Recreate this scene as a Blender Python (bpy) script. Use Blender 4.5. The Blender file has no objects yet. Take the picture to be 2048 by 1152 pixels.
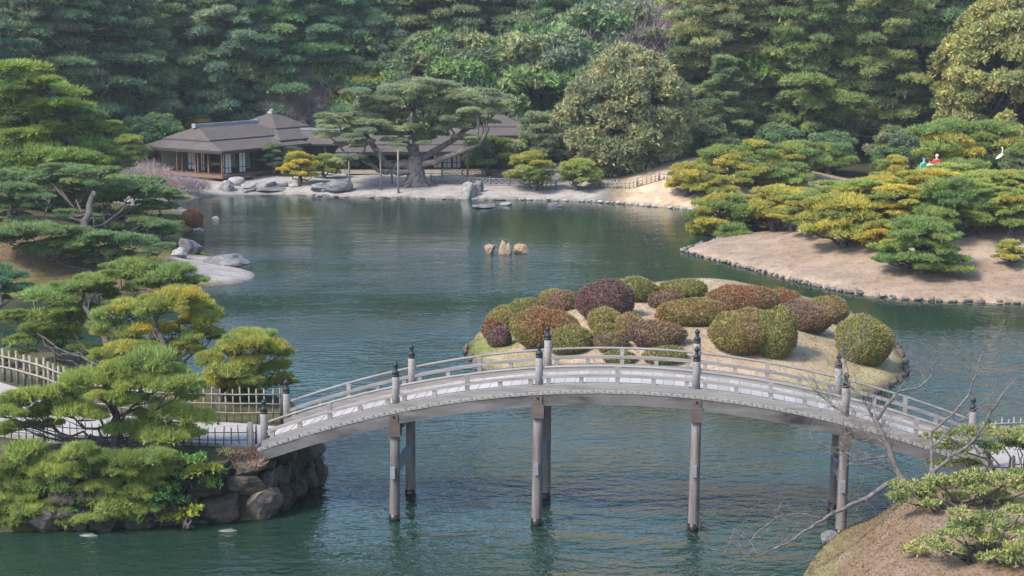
import bpy, bmesh, math, random
import numpy as np
from mathutils import Vector, Matrix

# ------------------------------------------------------------------ camera, world, sun, exposure
F, HZ, H = 3400.0, 30.0, 12.0                # focal length in photo pixels, horizon row, camera height
TH = math.atan((576 - HZ) / F)
S = bpy.context.scene
C = S.collection
cam = bpy.data.cameras.new('camera')
cam.sensor_width = 36.0
cam.lens = 36.0 * F / 2048.0
cam.clip_start = 0.5
cam.clip_end = 3000.0
camo = bpy.data.objects.new('camera', cam)
C.objects.link(camo)
camo.location = (0, 0, H)
camo.rotation_euler = (math.pi / 2 - TH, 0, 0)
S.camera = camo

SUN_DIR = Vector((-0.62, -0.42, 0.80)).normalized()     # towards the sun
W = bpy.data.worlds.new('World')
S.world = W
W.use_nodes = True
wn = W.node_tree.nodes
sky = wn.new('ShaderNodeTexSky')
sky.sky_type = 'NISHITA'
sky.sun_disc = False
sky.sun_elevation = math.asin(SUN_DIR.z)
sky.sun_rotation = math.atan2(SUN_DIR.x, SUN_DIR.y)
sky.air_density = 1.0
sky.dust_density = 1.2
sky.ozone_density = 1.5
bg = wn['Background']
bg.inputs['Strength'].default_value = 0.15
W.node_tree.links.new(sky.outputs[0], bg.inputs['Color'])
sl = bpy.data.lights.new('sun', 'SUN')
sl.energy = 2.4
sl.angle = math.radians(14)
sl.color = (1.0, 0.92, 0.80)
so = bpy.data.objects.new('sun', sl)
C.objects.link(so)
so.rotation_euler = SUN_DIR.to_track_quat('Z', 'Y').to_euler()
S.view_settings.view_transform = 'Standard'
S.view_settings.look = 'None'
S.view_settings.exposure = 1.42
S.view_settings.gamma = 1.0
S.view_settings.use_curve_mapping = False
try:
    S.cycles.max_bounces = 6
    S.cycles.diffuse_bounces = 3
    S.cycles.glossy_bounces = 3
    S.cycles.transmission_bounces = 2
    S.cycles.caustics_reflective = False
    S.cycles.caustics_refractive = False
except Exception:
    pass

RNG = np.random.default_rng(7)
random.seed(7)


# ------------------------------------------------------------------ from the photograph to the place
def ray(x, y):
    dx, dy = (x - 1024) / F, -(y - 576) / F
    return (dx, math.cos(TH) + dy * math.sin(TH), -math.sin(TH) + dy * math.cos(TH))


def g(x, y, z=0.0):
    r = ray(x, y)
    t = (z - H) / r[2]
    return (r[0] * t, r[1] * t)


def at(x, y, Y):
    r = ray(x, y)
    t = Y / r[1]
    return np.array((r[0] * t, Y, H + r[2] * t))


# ------------------------------------------------------------------ object helpers
def tag(o, label=None, cat=None, group=None, kind=None):
    if label: o['label'] = label
    if cat: o['category'] = cat
    if group: o['group'] = group
    if kind: o['kind'] = kind
    return o


def empty(name, loc=(0, 0, 0), rz=0.0):
    o = bpy.data.objects.new(name, None)
    o.empty_display_size = 0.2
    C.objects.link(o)
    o.location = loc
    o.rotation_euler = (0, 0, rz)
    return o


def npmesh(name, v, f, tint=None, smooth=False):
    """v (n,3), f (m,3) or (m,4) or a list of arrays; tint (n,3)"""
    me = bpy.data.meshes.new(name)
    v = np.asarray(v, dtype=np.float32)
    fl = f if isinstance(f, list) and np.ndim(f[0]) == 2 else [f]
    fl = [np.asarray(a, dtype=np.int32) for a in fl if len(a)]
    loops = np.concatenate([a.ravel() for a in fl])
    tot = np.concatenate([np.full(len(a), a.shape[1], np.int32) for a in fl])
    start = np.concatenate([[0], np.cumsum(tot)[:-1]]).astype(np.int32)
    me.vertices.add(len(v))
    me.vertices.foreach_set('co', v.ravel())
    me.loops.add(len(loops))
    me.loops.foreach_set('vertex_index', loops)
    me.polygons.add(len(tot))
    me.polygons.foreach_set('loop_start', start)
    me.polygons.foreach_set('loop_total', tot)
    me.polygons.foreach_set('use_smooth', np.full(len(tot), bool(smooth)))
    me.update(calc_edges=True)
    if tint is not None:
        a = me.attributes.new('tint', 'FLOAT_COLOR', 'POINT')
        col = np.ones((len(v), 4), np.float32)
        col[:, :3] = tint
        a.data.foreach_set('color', col.ravel())
    return me


def obj(name, me, mat=None, parent=None, loc=None, rz=None, color=None):
    o = bpy.data.objects.new(name, me)
    C.objects.link(o)
    if mat is not None and len(me.materials) == 0:
        me.materials.append(mat)
    if parent is not None: o.parent = parent
    if loc is not None: o.location = loc
    if rz is not None: o.rotation_euler = (0, 0, rz)
    if color is not None: o.color = (*color, 1.0)
    return o


class MB:
    """collects boxes, tubes and free faces into one mesh"""
    def __init__(self): self.v, self.f3, self.f4, self.n = [], [], [], 0

    def add(self, v, quads=None, tris=None):
        v = np.asarray(v, float)
        if quads is not None and len(quads): self.f4.append(np.asarray(quads) + self.n)
        if tris is not None and len(tris): self.f3.append(np.asarray(tris) + self.n)
        self.v.append(v)
        self.n += len(v)
        return self

    def box(self, c, s, rz=0.0, taper=1.0):
        x, y, z = np.array(s, float) / 2
        v = np.array([[sx * x * (taper if sz > 0 else 1), sy * y * (taper if sz > 0 else 1), sz * z] for sz in (-1, 1) for sy in (-1, 1) for sx in (-1, 1)])
        ca, sa = math.cos(rz), math.sin(rz)
        v = v @ np.array([[ca, sa, 0], [-sa, ca, 0], [0, 0, 1]]) + np.array(c, float)
        return self.add(v, [[0, 2, 3, 1], [4, 5, 7, 6], [0, 1, 5, 4], [2, 6, 7, 3], [0, 4, 6, 2], [1, 3, 7, 5]])

    def bar(self, p, q, w, h):
        """box from p to q with width w (sideways) and height h"""
        p, q = np.array(p, float), np.array(q, float)
        d = q - p
        d /= np.linalg.norm(d)
        up = np.array([0, 0, 1.0]) if abs(d[2]) < 0.95 else np.array([0, 1.0, 0])
        s = np.cross(d, up)
        s /= np.linalg.norm(s)
        u = np.cross(s, d)
        v = [e + s * a * w / 2 + u * b * h / 2 for e in (p, q) for a, b in ((-1, -1), (1, -1), (1, 1), (-1, 1))]
        return self.add(v, [[0, 1, 2, 3], [7, 6, 5, 4], [0, 4, 5, 1], [1, 5, 6, 2], [2, 6, 7, 3], [3, 7, 4, 0]])

    def tube(self, pts, rad, sides=6, cap=True):
        pts = np.asarray(pts, float)
        n = len(pts)
        rad = np.broadcast_to(np.asarray(rad, float), (n,))
        tan = np.gradient(pts, axis=0)
        tan /= np.linalg.norm(tan, axis=1)[:, None] + 1e-9
        ref = np.array([0.3, 0.9, 0.1]) if abs(tan[0] @ np.array([0.3, 0.9, 0.1])) < 0.9 else np.array([1.0, 0, 0])
        out = []
        for i in range(n):
            s = ref - tan[i] * (ref @ tan[i])
            s /= np.linalg.norm(s) + 1e-9
            ref = s
            u = np.cross(tan[i], s)
            a = np.arange(sides) * 2 * math.pi / sides
            out.append(pts[i] + rad[i] * (np.cos(a)[:, None] * s + np.sin(a)[:, None] * u))
        v = np.concatenate(out)
        q = []
        for i in range(n - 1):
            for k in range(sides):
                k2 = (k + 1) % sides
                q.append([i * sides + k, i * sides + k2, (i + 1) * sides + k2, (i + 1) * sides + k])
        t = []
        if cap:
            v = np.vstack([v, pts[0], pts[-1]])
            for k in range(sides):
                k2 = (k + 1) % sides
                t.append([n * sides, k2, k])
                t.append([n * sides + 1, (n - 1) * sides + k, (n - 1) * sides + k2])
        return self.add(v, q, t)

    def lathe(self, c, prof, sides=12):
        """prof: (radius, z) from bottom to top round a vertical axis at c"""
        c = np.array(c, float)
        a = np.arange(sides) * 2 * math.pi / sides
        v = np.concatenate([np.stack([r * np.cos(a), r * np.sin(a), np.full(sides, z)], 1) for r, z in prof]) + c
        q = [[i * sides + k, i * sides + (k + 1) % sides, (i + 1) * sides + (k + 1) % sides, (i + 1) * sides + k]
             for i in range(len(prof) - 1) for k in range(sides)]
        return self.add(v, q, None)

    def mesh(self, name, smooth=False):
        fl = []
        if self.f4: fl.append(np.concatenate(self.f4))
        if self.f3: fl.append(np.concatenate(self.f3))
        return npmesh(name, np.concatenate(self.v), fl, None, smooth)

    def build(self, name, mat, parent=None, smooth=False, **k):
        return obj(name, self.mesh(name, smooth), mat, parent, **k)


# ------------------------------------------------------------------ materials
def newmat(name):
    m = bpy.data.materials.new(name)
    m.use_nodes = True
    nt = m.node_tree
    return m, nt, nt.nodes['Principled BSDF']


def nd(nt, t, **k):
    n = nt.nodes.new(t)
    for a, b in k.items():
        if a in n.inputs: n.inputs[a].default_value = b
        else: setattr(n, a, b)
    return n


def mixc(nt, fac, a, b, blend='MIX'):
    n = nt.nodes.new('ShaderNodeMix')
    n.data_type = 'RGBA'
    n.blend_type = blend
    for key, val in ((0, fac), (6, a), (7, b)):
        if hasattr(val, 'is_linked') or hasattr(val, 'links'):
            nt.links.new(val, n.inputs[key])
        elif key == 0:
            n.inputs[0].default_value = val
        else:
            n.inputs[key].default_value = (*val[:3], 1)
    return n.outputs[2]


def ramp(nt, val, lo, hi):
    n = nd(nt, 'ShaderNodeMapRange')
    nt.links.new(val, n.inputs[0])
    n.inputs[1].default_value = lo
    n.inputs[2].default_value = hi
    return n.outputs[0]


def noise(nt, scale, detail=3.0, vec=None, rough=0.55, stretch=None, coord='Object', rot=None):
    n = nd(nt, 'ShaderNodeTexNoise', Scale=scale, Detail=detail, Roughness=rough)
    if vec is None:
        tc = nd(nt, 'ShaderNodeTexCoord')
        vec = tc.outputs[coord]
    if stretch is not None or rot is not None:
        mp = nd(nt, 'ShaderNodeMapping')
        if stretch is not None: mp.inputs['Scale'].default_value = stretch
        if rot is not None: mp.inputs['Rotation'].default_value = rot
        nt.links.new(vec, mp.inputs[0])
        vec = mp.outputs[0]
    nt.links.new(vec, n.inputs['Vector'])
    return n.outputs[0]


def bump(nt, bsdf, h, strength=0.5, dist=0.02):
    b = nd(nt, 'ShaderNodeBump', Strength=strength, Distance=dist)
    nt.links.new(h, b.inputs['Height'])
    nt.links.new(b.outputs[0], bsdf.inputs['Normal'])


def wood(name, base, dark, scale=3.0, stretch=(0.25, 4, 4), rough=0.75, lichen=None, bstr=0.35):
    m, nt, b = newmat(name)
    n1 = noise(nt, scale, 6, stretch=stretch)
    n2 = noise(nt, scale * 0.35, 3)
    oi = nd(nt, 'ShaderNodeObjectInfo')
    c = mixc(nt, ramp(nt, n1, 0.35, 0.68), dark, base)
    c = mixc(nt, ramp(nt, n2, 0.3, 0.75), c, tuple(x * 0.82 for x in base))
    rv = nd(nt, 'ShaderNodeMapRange')
    rv.inputs[3].default_value = 0.86
    rv.inputs[4].default_value = 1.08
    nt.links.new(oi.outputs['Random'], rv.inputs[0])
    hs = nd(nt, 'ShaderNodeHueSaturation')
    nt.links.new(rv.outputs[0], hs.inputs['Value'])
    nt.links.new(c, hs.inputs['Color'])
    c = hs.outputs[0]
    if lichen:
        n3 = noise(nt, 7.0, 4)
        c = mixc(nt, ramp(nt, n3, 0.56, 0.66), c, lichen)
    nt.links.new(c, b.inputs['Base Color'])
    b.inputs['Roughness'].default_value = rough
    b.inputs['Specular IOR Level'].default_value = 0.25
    bump(nt, b, n1, bstr, 0.012)
    return m


def plain(name, col, col2=None, scale=6.0, rough=0.8, metal=0.0, bstr=0.3, bdist=0.02, spec=0.3):
    m, nt, b = newmat(name)
    n1 = noise(nt, scale, 5)
    c = mixc(nt, ramp(nt, n1, 0.35, 0.65), col2 or tuple(x * 0.75 for x in col), col)
    nt.links.new(c, b.inputs['Base Color'])
    b.inputs['Roughness'].default_value = rough
    b.inputs['Metallic'].default_value = metal
    b.inputs['Specular IOR Level'].default_value = spec
    bump(nt, b, n1, bstr, bdist)
    return m


def stonemat(name, col, col2, col3, scale=2.5):
    m, nt, b = newmat(name)
    oi = nd(nt, 'ShaderNodeObjectInfo')
    tc = nd(nt, 'ShaderNodeTexCoord')
    add = nd(nt, 'ShaderNodeVectorMath', operation='ADD')
    nt.links.new(tc.outputs['Object'], add.inputs[0])
    sc = nd(nt, 'ShaderNodeVectorMath', operation='SCALE')
    sc.inputs[0].default_value = (37, 19, 53)
    nt.links.new(oi.outputs['Random'], sc.inputs['Scale'])
    nt.links.new(sc.outputs[0], add.inputs[1])
    n1 = noise(nt, scale, 7, vec=add.outputs[0])
    n2 = noise(nt, scale * 4, 4, vec=add.outputs[0])
    c = mixc(nt, ramp(nt, n1, 0.35, 0.62), col2, col)
    c = mixc(nt, ramp(nt, n2, 0.55, 0.72), c, col3)
    hs = nd(nt, 'ShaderNodeHueSaturation')
    rv = nd(nt, 'ShaderNodeMapRange')
    rv.inputs[3].default_value = 0.75
    rv.inputs[4].default_value = 1.15
    nt.links.new(oi.outputs['Random'], rv.inputs[0])
    nt.links.new(rv.outputs[0], hs.inputs['Value'])
    nt.links.new(c, hs.inputs['Color'])
    c = mixc(nt, 1.0, hs.outputs[0], oi.outputs['Color'], 'MULTIPLY')
    nt.links.new(c, b.inputs['Base Color'])
    b.inputs['Roughness'].default_value = 0.85
    b.inputs['Specular IOR Level'].default_value = 0.25
    bump(nt, b, n1, 0.8, 0.06)
    return m


def leafmat(name, transl=0.32, rough=0.6):
    """leaf colour = vertex tint x the object's own colour; part of the light passes through the leaf"""
    m = bpy.data.materials.new(name)
    m.use_nodes = True
    nt = m.node_tree
    nt.nodes.clear()
    out = nd(nt, 'ShaderNodeOutputMaterial')
    at_ = nd(nt, 'ShaderNodeAttribute', attribute_name='tint')
    oi = nd(nt, 'ShaderNodeObjectInfo')
    c = mixc(nt, 1.0, at_.outputs['Color'], oi.outputs['Color'], 'MULTIPLY')
    d = nd(nt, 'ShaderNodeBsdfPrincipled', Roughness=rough)
    d.inputs['Specular IOR Level'].default_value = 0.2
    nt.links.new(c, d.inputs['Base Color'])
    t = nd(nt, 'ShaderNodeBsdfTranslucent')
    nt.links.new(c, t.inputs['Color'])
    mx = nd(nt, 'ShaderNodeMixShader')
    mx.inputs[0].default_value = transl
    nt.links.new(d.outputs[0], mx.inputs[1])
    nt.links.new(t.outputs[0], mx.inputs[2])
    nt.links.new(mx.outputs[0], out.inputs[0])
    return m


def groundmat(name, fine=14.0, bdist=0.03):
    m, nt, b = newmat(name)
    at_ = nd(nt, 'ShaderNodeAttribute', attribute_name='tint')
    n1 = noise(nt, 0.9, 6)
    n2 = noise(nt, fine, 5)
    hs = nd(nt, 'ShaderNodeHueSaturation')
    a = nd(nt, 'ShaderNodeMath', operation='ADD')
    nt.links.new(n1, a.inputs[0])
    nt.links.new(n2, a.inputs[1])
    mr = nd(nt, 'ShaderNodeMapRange')
    nt.links.new(a.outputs[0], mr.inputs[0])
    mr.inputs[1].default_value = 0.65
    mr.inputs[2].default_value = 1.35
    mr.inputs[3].default_value = 0.62
    mr.inputs[4].default_value = 1.25
    nt.links.new(mr.outputs[0], hs.inputs['Value'])
    nt.links.new(at_.outputs['Color'], hs.inputs['Color'])
    n3 = noise(nt, 2.6, 6, rough=0.7)
    lit = mixc(nt, 1.0, hs.outputs[0], (0.70, 0.62, 0.52), 'MULTIPLY')       # fallen needles lie in patches
    nt.links.new(mixc(nt, ramp(nt, n3, 0.52, 0.66), hs.outputs[0], lit), b.inputs['Base Color'])
    b.inputs['Roughness'].default_value = 0.95
    b.inputs['Specular IOR Level'].default_value = 0.1
    bump(nt, b, n2, 0.7, bdist)
    return m


M = {}
M['ground'] = groundmat('ground_cover')
M['path'] = plain('pale_gravel', (0.32, 0.30, 0.288), (0.24, 0.225, 0.212), 9, 0.95)
M['rail'] = wood('weathered_rail_wood', (0.295, 0.272, 0.26), (0.135, 0.122, 0.117))
M['plank'] = wood('bleached_plank_wood', (0.37, 0.355, 0.34), (0.27, 0.255, 0.24), lichen=None)
M['edge'] = wood('lichen_plank_wood', (0.30, 0.28, 0.27), (0.07, 0.06, 0.055), 9, (1.2, 3, 3), lichen=(0.46, 0.45, 0.41))
M['girder'] = wood('grey_beam_wood', (0.15, 0.142, 0.138), (0.022, 0.02, 0.019), 3.0, (0.35, 2, 1.6))
M['pile'] = wood('grey_pile_wood', (0.205, 0.182, 0.175), (0.065, 0.056, 0.053), 3.0, (4, 4, 0.35))
M['pilecap'] = wood('brown_bracket_wood', (0.12, 0.095, 0.088), (0.06, 0.047, 0.043), 4)
M['tie'] = wood('blue_grey_tie_wood', (0.21, 0.215, 0.25), (0.13, 0.13, 0.15), 4)
M['wet'] = plain('wet_dark_wood', (0.018, 0.016, 0.014), None, 6, 0.35)
M['finial'] = plain('verdigris_bronze', (0.034, 0.048, 0.050), (0.014, 0.018, 0.021), 9, 0.5, 0.35)
M['bamboo'] = plain('dry_bamboo', (0.255, 0.232, 0.192), (0.15, 0.135, 0.11), 7, 0.7)
M['bamboodark'] = plain('old_dark_bamboo', (0.11, 0.095, 0.085), (0.055, 0.048, 0.043), 7, 0.75)
M['post'] = wood('grey_fence_post', (0.24, 0.215, 0.20), (0.10, 0.09, 0.085), 4, (4, 4, 0.3))
M['wallstone'] = stonemat('mossy_wall_stone', (0.115, 0.098, 0.088), (0.038, 0.034, 0.030), (0.085, 0.095, 0.055), 3.5)
M['palestone'] = stonemat('pale_grey_rock', (0.30, 0.285, 0.275), (0.15, 0.143, 0.14), (0.39, 0.375, 0.35))
M['greystone'] = stonemat('blue_grey_rock', (0.175, 0.173, 0.18), (0.075, 0.074, 0.08), (0.27, 0.268, 0.265))
M['buffstone'] = stonemat('buff_rock', (0.36, 0.27, 0.19), (0.20, 0.148, 0.105), (0.40, 0.36, 0.32), 4)
M['bark'] = plain('pine_bark', (0.115, 0.095, 0.085), (0.04, 0.034, 0.032), 7, 0.9, 0, 0.8, 0.05)
M['greybark'] = plain('old_grey_pine_bark', (0.20, 0.175, 0.16), (0.075, 0.065, 0.06), 5, 0.9, 0, 0.9, 0.06)
M['cherrybark'] = plain('pale_cherry_bark', (0.17, 0.152, 0.145), (0.075, 0.065, 0.062), 9, 0.8, 0, 0.5, 0.02)
M['leaf'] = leafmat('needles')
M['azalea'] = leafmat('azalea_leaves', 0.12)
M['twig'] = leafmat('twigs', 0.0, 0.9)
M['roof'] = None
m, nt, b = newmat('weathered_shingle')
n1 = noise(nt, 5.0, 5, stretch=(1, 1, 5))
n2 = noise(nt, 0.8, 4)
c = mixc(nt, ramp(nt, n1, 0.3, 0.7), (0.055, 0.044, 0.041), (0.108, 0.088, 0.082))
c = mixc(nt, ramp(nt, n2, 0.45, 0.7), c, (0.095, 0.088, 0.080))
wv = nd(nt, 'ShaderNodeTexWave', Scale=3.2, Distortion=1.5)
wv.bands_direction = 'Z'
tc = nd(nt, 'ShaderNodeTexCoord')
nt.links.new(tc.outputs['Object'], wv.inputs['Vector'])
c = mixc(nt, ramp(nt, wv.outputs[1], 0.0, 0.35), (0.055, 0.044, 0.042), c)
nt.links.new(c, b.inputs['Base Color'])
b.inputs['Roughness'].default_value = 0.9
bump(nt, b, n1, 0.6, 0.05)
M['roof'] = m
M['ridge'] = plain('pale_ridge_tile', (0.25, 0.26, 0.28), (0.18, 0.185, 0.20), 6, 0.7)
M['darkwood'] = wood('dark_house_timber', (0.050, 0.036, 0.030), (0.022, 0.016, 0.014), 4)
M['brownwood'] = wood('brown_veranda_timber', (0.20, 0.12, 0.08), (0.10, 0.06, 0.042), 4)
M['shoji'] = plain('paper_screen', (0.62, 0.62, 0.66), (0.55, 0.55, 0.6), 3, 0.9)
M['plaster'] = plain('pale_plaster', (0.40, 0.36, 0.31), None, 3, 0.9)
M['koi'] = plain('koi_skin', (0.15, 0.16, 0.14), (0.09, 0.10, 0.085), 5, 0.35)
M['feather'] = plain('white_feather', (0.80, 0.80, 0.78), (0.7, 0.7, 0.68), 6, 0.8)
M['bill'] = plain('yellow_bill', (0.55, 0.38, 0.06), None, 6, 0.5)
M['black'] = plain('black_leg', (0.03, 0.03, 0.03), None, 6, 0.6)
M['skin'] = plain('skin', (0.55, 0.36, 0.27), (0.5, 0.32, 0.24), 5, 0.55)
M['hair'] = plain('dark_hair', (0.02, 0.015, 0.012), None, 20, 0.5)

# ------------------------------------------------------------------ water
POND_BUMPS = [(-7, 83, 15, 1.5), (-12, 97, 8, 0.5), (3, 37, 20, 2.1), (18, 54, 13, 1.5), (-5, 61, 12, 1.3)]
m, nt, b = newmat('pond_water')
tc = nd(nt, 'ShaderNodeTexCoord')
P = tc.outputs['Object']
w1 = noise(nt, 1.0, 2.0, P, 0.5, (2.2, 3.3, 1), rot=(0, 0, math.radians(-14)))
w2 = noise(nt, 1.0, 2.0, P, 0.6, (6.0, 8.5, 1), rot=(0, 0, math.radians(8)))
w3 = noise(nt, 1.0, 1.0, P, 0.5, (0.35, 0.8, 1), rot=(0, 0, math.radians(-25)))
s1 = nd(nt, 'ShaderNodeMath', operation='MULTIPLY_ADD')
nt.links.new(w2, s1.inputs[0]); s1.inputs[1].default_value = 0.30; nt.links.new(w1, s1.inputs[2])
s2 = nd(nt, 'ShaderNodeMath', operation='MULTIPLY_ADD')
nt.links.new(w3, s2.inputs[0]); s2.inputs[1].default_value = 0.9; nt.links.new(s1.outputs[0], s2.inputs[2])
# wind: ripples are strong in open water and weak in the lee of the shores
acc = None
for (bx, by, br, ba) in POND_BUMPS:
    vs = nd(nt, 'ShaderNodeVectorMath', operation='DISTANCE')
    nt.links.new(P, vs.inputs[0]); vs.inputs[1].default_value = (bx, by, 0)
    mr = nd(nt, 'ShaderNodeMapRange', interpolation_type='SMOOTHSTEP')
    nt.links.new(vs.outputs['Value'], mr.inputs[0])
    mr.inputs[1].default_value = 0; mr.inputs[2].default_value = br; mr.inputs[3].default_value = ba; mr.inputs[4].default_value = 0
    if acc is None: acc = mr.outputs[0]
    else:
        mx = nd(nt, 'ShaderNodeMath', operation='MAXIMUM')
        nt.links.new(acc, mx.inputs[0]); nt.links.new(mr.outputs[0], mx.inputs[1]); acc = mx.outputs[0]
gust = noise(nt, 0.11, 4, P, 0.6, (0.7, 1.3, 1))
gm = nd(nt, 'ShaderNodeMapRange')
nt.links.new(gust, gm.inputs[0]); gm.inputs[1].default_value = 0.38; gm.inputs[2].default_value = 0.62; gm.inputs[3].default_value = 0.25; gm.inputs[4].default_value = 1.25
am = nd(nt, 'ShaderNodeMath', operation='MULTIPLY')
nt.links.new(acc, am.inputs[0]); nt.links.new(gm.outputs[0], am.inputs[1])
am2 = nd(nt, 'ShaderNodeMath', operation='ADD')
nt.links.new(am.outputs[0], am2.inputs[0]); am2.inputs[1].default_value = 0.16
hh = nd(nt, 'ShaderNodeMath', operation='MULTIPLY')
nt.links.new(s2.outputs[0], hh.inputs[0]); nt.links.new(am2.outputs[0], hh.inputs[1])
bump(nt, b, hh.outputs[0], 1.0, 0.085)
b.inputs['Base Color'].default_value = (0.013, 0.031, 0.022, 1)
b.inputs['Roughness'].default_value = 0.06
b.inputs['IOR'].default_value = 1.333
M['water'] = m
v = [(-220, -60, 0), (260, -60, 0), (260, 170, 0), (-220, 170, 0)]
tag(obj('water', npmesh('water', v, [[0, 1, 2, 3]]), M['water']), 'green rippled pond under and behind the wooden bridge', kind='structure')
v = [(-1500, -800, -1.6), (1500, -800, -1.6), (1500, 2200, -1.6), (-1500, 2200, -1.6)]
tag(obj('ground', npmesh('ground', v, [[0, 1, 2, 3]], np.tile((0.06, 0.06, 0.035), (4, 1))), M['ground']), 'dark earth beyond and below the pond', kind='structure')


# ------------------------------------------------------------------ land
def chaikin(p, n=2):
    p = np.asarray(p, float)
    for _ in range(n):
        q = np.roll(p, -1, 0)
        p = np.stack([0.75 * p + 0.25 * q, 0.25 * p + 0.75 * q], 1).reshape(-1, 2)
    return p


def sdf(poly, X, Y):
    """signed distance, positive inside"""
    X, Y = np.asarray(X, float), np.asarray(Y, float)
    d = np.full(X.shape, 1e9)
    ins = np.zeros(X.shape, bool)
    a, bb = poly, np.roll(poly, -1, 0)
    for (x0, y0), (x1, y1) in zip(a, bb):
        dx, dy = x1 - x0, y1 - y0
        t = np.clip(((X - x0) * dx + (Y - y0) * dy) / (dx * dx + dy * dy + 1e-12), 0, 1)
        d = np.minimum(d, (X - x0 - t * dx) ** 2 + (Y - y0 - t * dy) ** 2)
        c = (y0 > Y) != (y1 > Y)
        with np.errstate(divide='ignore', invalid='ignore'):
            ins ^= c & (X < (x1 - x0) * (Y - y0) / (y1 - y0 + 1e-12) + x0)
    return np.where(ins, 1, -1) * np.sqrt(d)


def sm(a, b, x):
    t = np.clip((x - a) / (b - a), 0, 1)
    return t * t * (3 - 2 * t)


def vnoise(X, Y, s, seed=0):
    """cheap smooth noise, about -1..1"""
    r = np.random.default_rng(seed)
    out = 0
    for k in range(5):
        a = r.uniform(0, 2 * math.pi)
        f = s * r.uniform(0.6, 1.7)
        out = out + np.sin((X * math.cos(a) + Y * math.sin(a)) * f + r.uniform(0, 6.3))
    return out / 2.6


class Land:
    def __init__(self, name, poly, zf, tintf, xs, ys, label):
        self.poly, self.zf = chaikin(poly), zf
        X, Y = np.meshgrid(xs, ys)
        s = sdf(self.poly, X, Y)
        Z = np.where(s < 0, np.maximum(s * 0.7, -1.4), zf(np.maximum(s, 0), X, Y))
        T = tintf(s, X, Y)
        nx, ny = len(xs), len(ys)
        idx = np.arange(nx * ny).reshape(ny, nx)
        q = np.stack([idx[:-1, :-1], idx[:-1, 1:], idx[1:, 1:], idx[1:, :-1]], -1).reshape(-1, 4)
        keep = (s.ravel()[q] > -2.5).any(1)
        q = q[keep]
        used, inv = np.unique(q, return_inverse=True)
        v = np.stack([X.ravel(), Y.ravel(), Z.ravel()], 1)[used]
        self.o = obj(name, npmesh(name, v, inv.reshape(-1, 4), T.reshape(-1, 3)[used], True), M['ground'])
        tag(self.o, label, kind='structure')

    def z(self, x, y):
        s = sdf(self.poly, np.array([x]), np.array([y]))
        return float(self.zf(np.maximum(s, 0), np.array([x]), np.array([y]))[0]) if s[0] >= 0 else float(s[0] * 0.7)

    def on(self, x, y):
        """the point of this land seen at photo pixel x, y"""
        z = 0.0
        for _ in range(12):
            p = g(x, y, z)
            z = 0.5 * z + 0.5 * max(self.z(*p), 0)
        p = g(x, y, z)
        return (p[0], p[1], self.z(*p))


def pxs(l, z=0.0): return [g(x, y, z) for x, y in l]


def lerp3(a, b, t): return np.asarray(a) * (1 - t[..., None]) + np.asarray(b) * t[..., None]


# far bank with the tea house, the wooded hill and the land on the near left of it
far_poly = pxs([(-500, 604), (100, 594), (250, 588), (400, 575), (470, 569), (522, 553), (495, 538), (440, 513), (400, 500), (372, 482),
                (365, 468), (390, 459), (414, 449), (414, 436), (395, 424), (350, 412), (335, 404), (380, 398), (440, 391), (520, 388), (600, 390),
                (700, 394), (800, 396), (950, 399), (1100, 400), (1200, 404), (1290, 411), (1380, 419), (1450, 423), (1600, 417), (1800, 408), (2300, 400)])
far_poly += [(170, 118), (170, 420), (-220, 420), (-220, 70)]
lbx, lby = g(120, 480)
hbx, hby = g(1440, 385)


def far_z(s, X, Y):
    z = 0.42 * (1 - np.exp(-s / 1.1)) + 0.02 * np.minimum(s, 12)
    left = sm(-10, -18, X) * sm(112, 90, Y)
    z = z + left * 1.7 * sm(1.5, 9, s)
    z = z + 1.9 * np.exp(-(((X - hbx) / 7.0) ** 2 + ((Y - hby) / 6.5) ** 2)) * sm(0, 4, s)
    z = z + 0.24 * np.maximum(Y - 137, 0) * sm(137, 160, Y)
    z = z + 0.9 * sm(8, 26, X) * sm(118, 130, Y)
    return z + 0.05 * vnoise(X, Y, 0.8, 3) * sm(0.5, 3, s)


def far_t(s, X, Y):
    n = vnoise(X, Y, 0.35, 11)
    n2 = vnoise(X, Y, 1.3, 12)
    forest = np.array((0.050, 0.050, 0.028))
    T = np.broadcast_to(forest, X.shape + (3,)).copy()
    beach = sm(133, 127, Y + 0.6 * n2) * sm(7.6, 5.0, X - 0.25 * (Y - 112)) * sm(100, 104, Y) * sm(-27, -24, X)
    T = lerp3(T, (0.60, 0.565, 0.54), beach) if False else T * (1 - beach[..., None]) + np.array((0.30, 0.278, 0.26)) * beach[..., None]
    tan = sm(6.0, 8.5, X - 0.25 * (Y - 112)) * sm(118, 115, Y)
    T = T * (1 - tan[..., None]) + (np.array((0.40, 0.30, 0.205)) + 0.03 * n[..., None]) * tan[..., None]
    lf = sm(-9, -13, X) * sm(104, 99, Y)
    dry = np.array((0.130, 0.093, 0.054))
    moss = np.array((0.120, 0.112, 0.038))
    k = sm(-0.5, 0.6, n + 0.5 * n2)
    lt = dry * k[..., None] + moss * (1 - k[..., None])
    T = T * (1 - lf[..., None]) + lt * lf[..., None]
    gx, gy = g(445, 545)
    gr = np.exp(-(((X - gx) / 2.6) ** 2 + ((Y - gy) / 4.5) ** 2))
    gr = sm(0.35, 0.62, gr + 0.06 * n2)
    T = T * (1 - gr[..., None]) + np.array((0.30, 0.278, 0.262)) * gr[..., None]
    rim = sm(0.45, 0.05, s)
    return T * (1 - 0.45 * rim[..., None])


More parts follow.
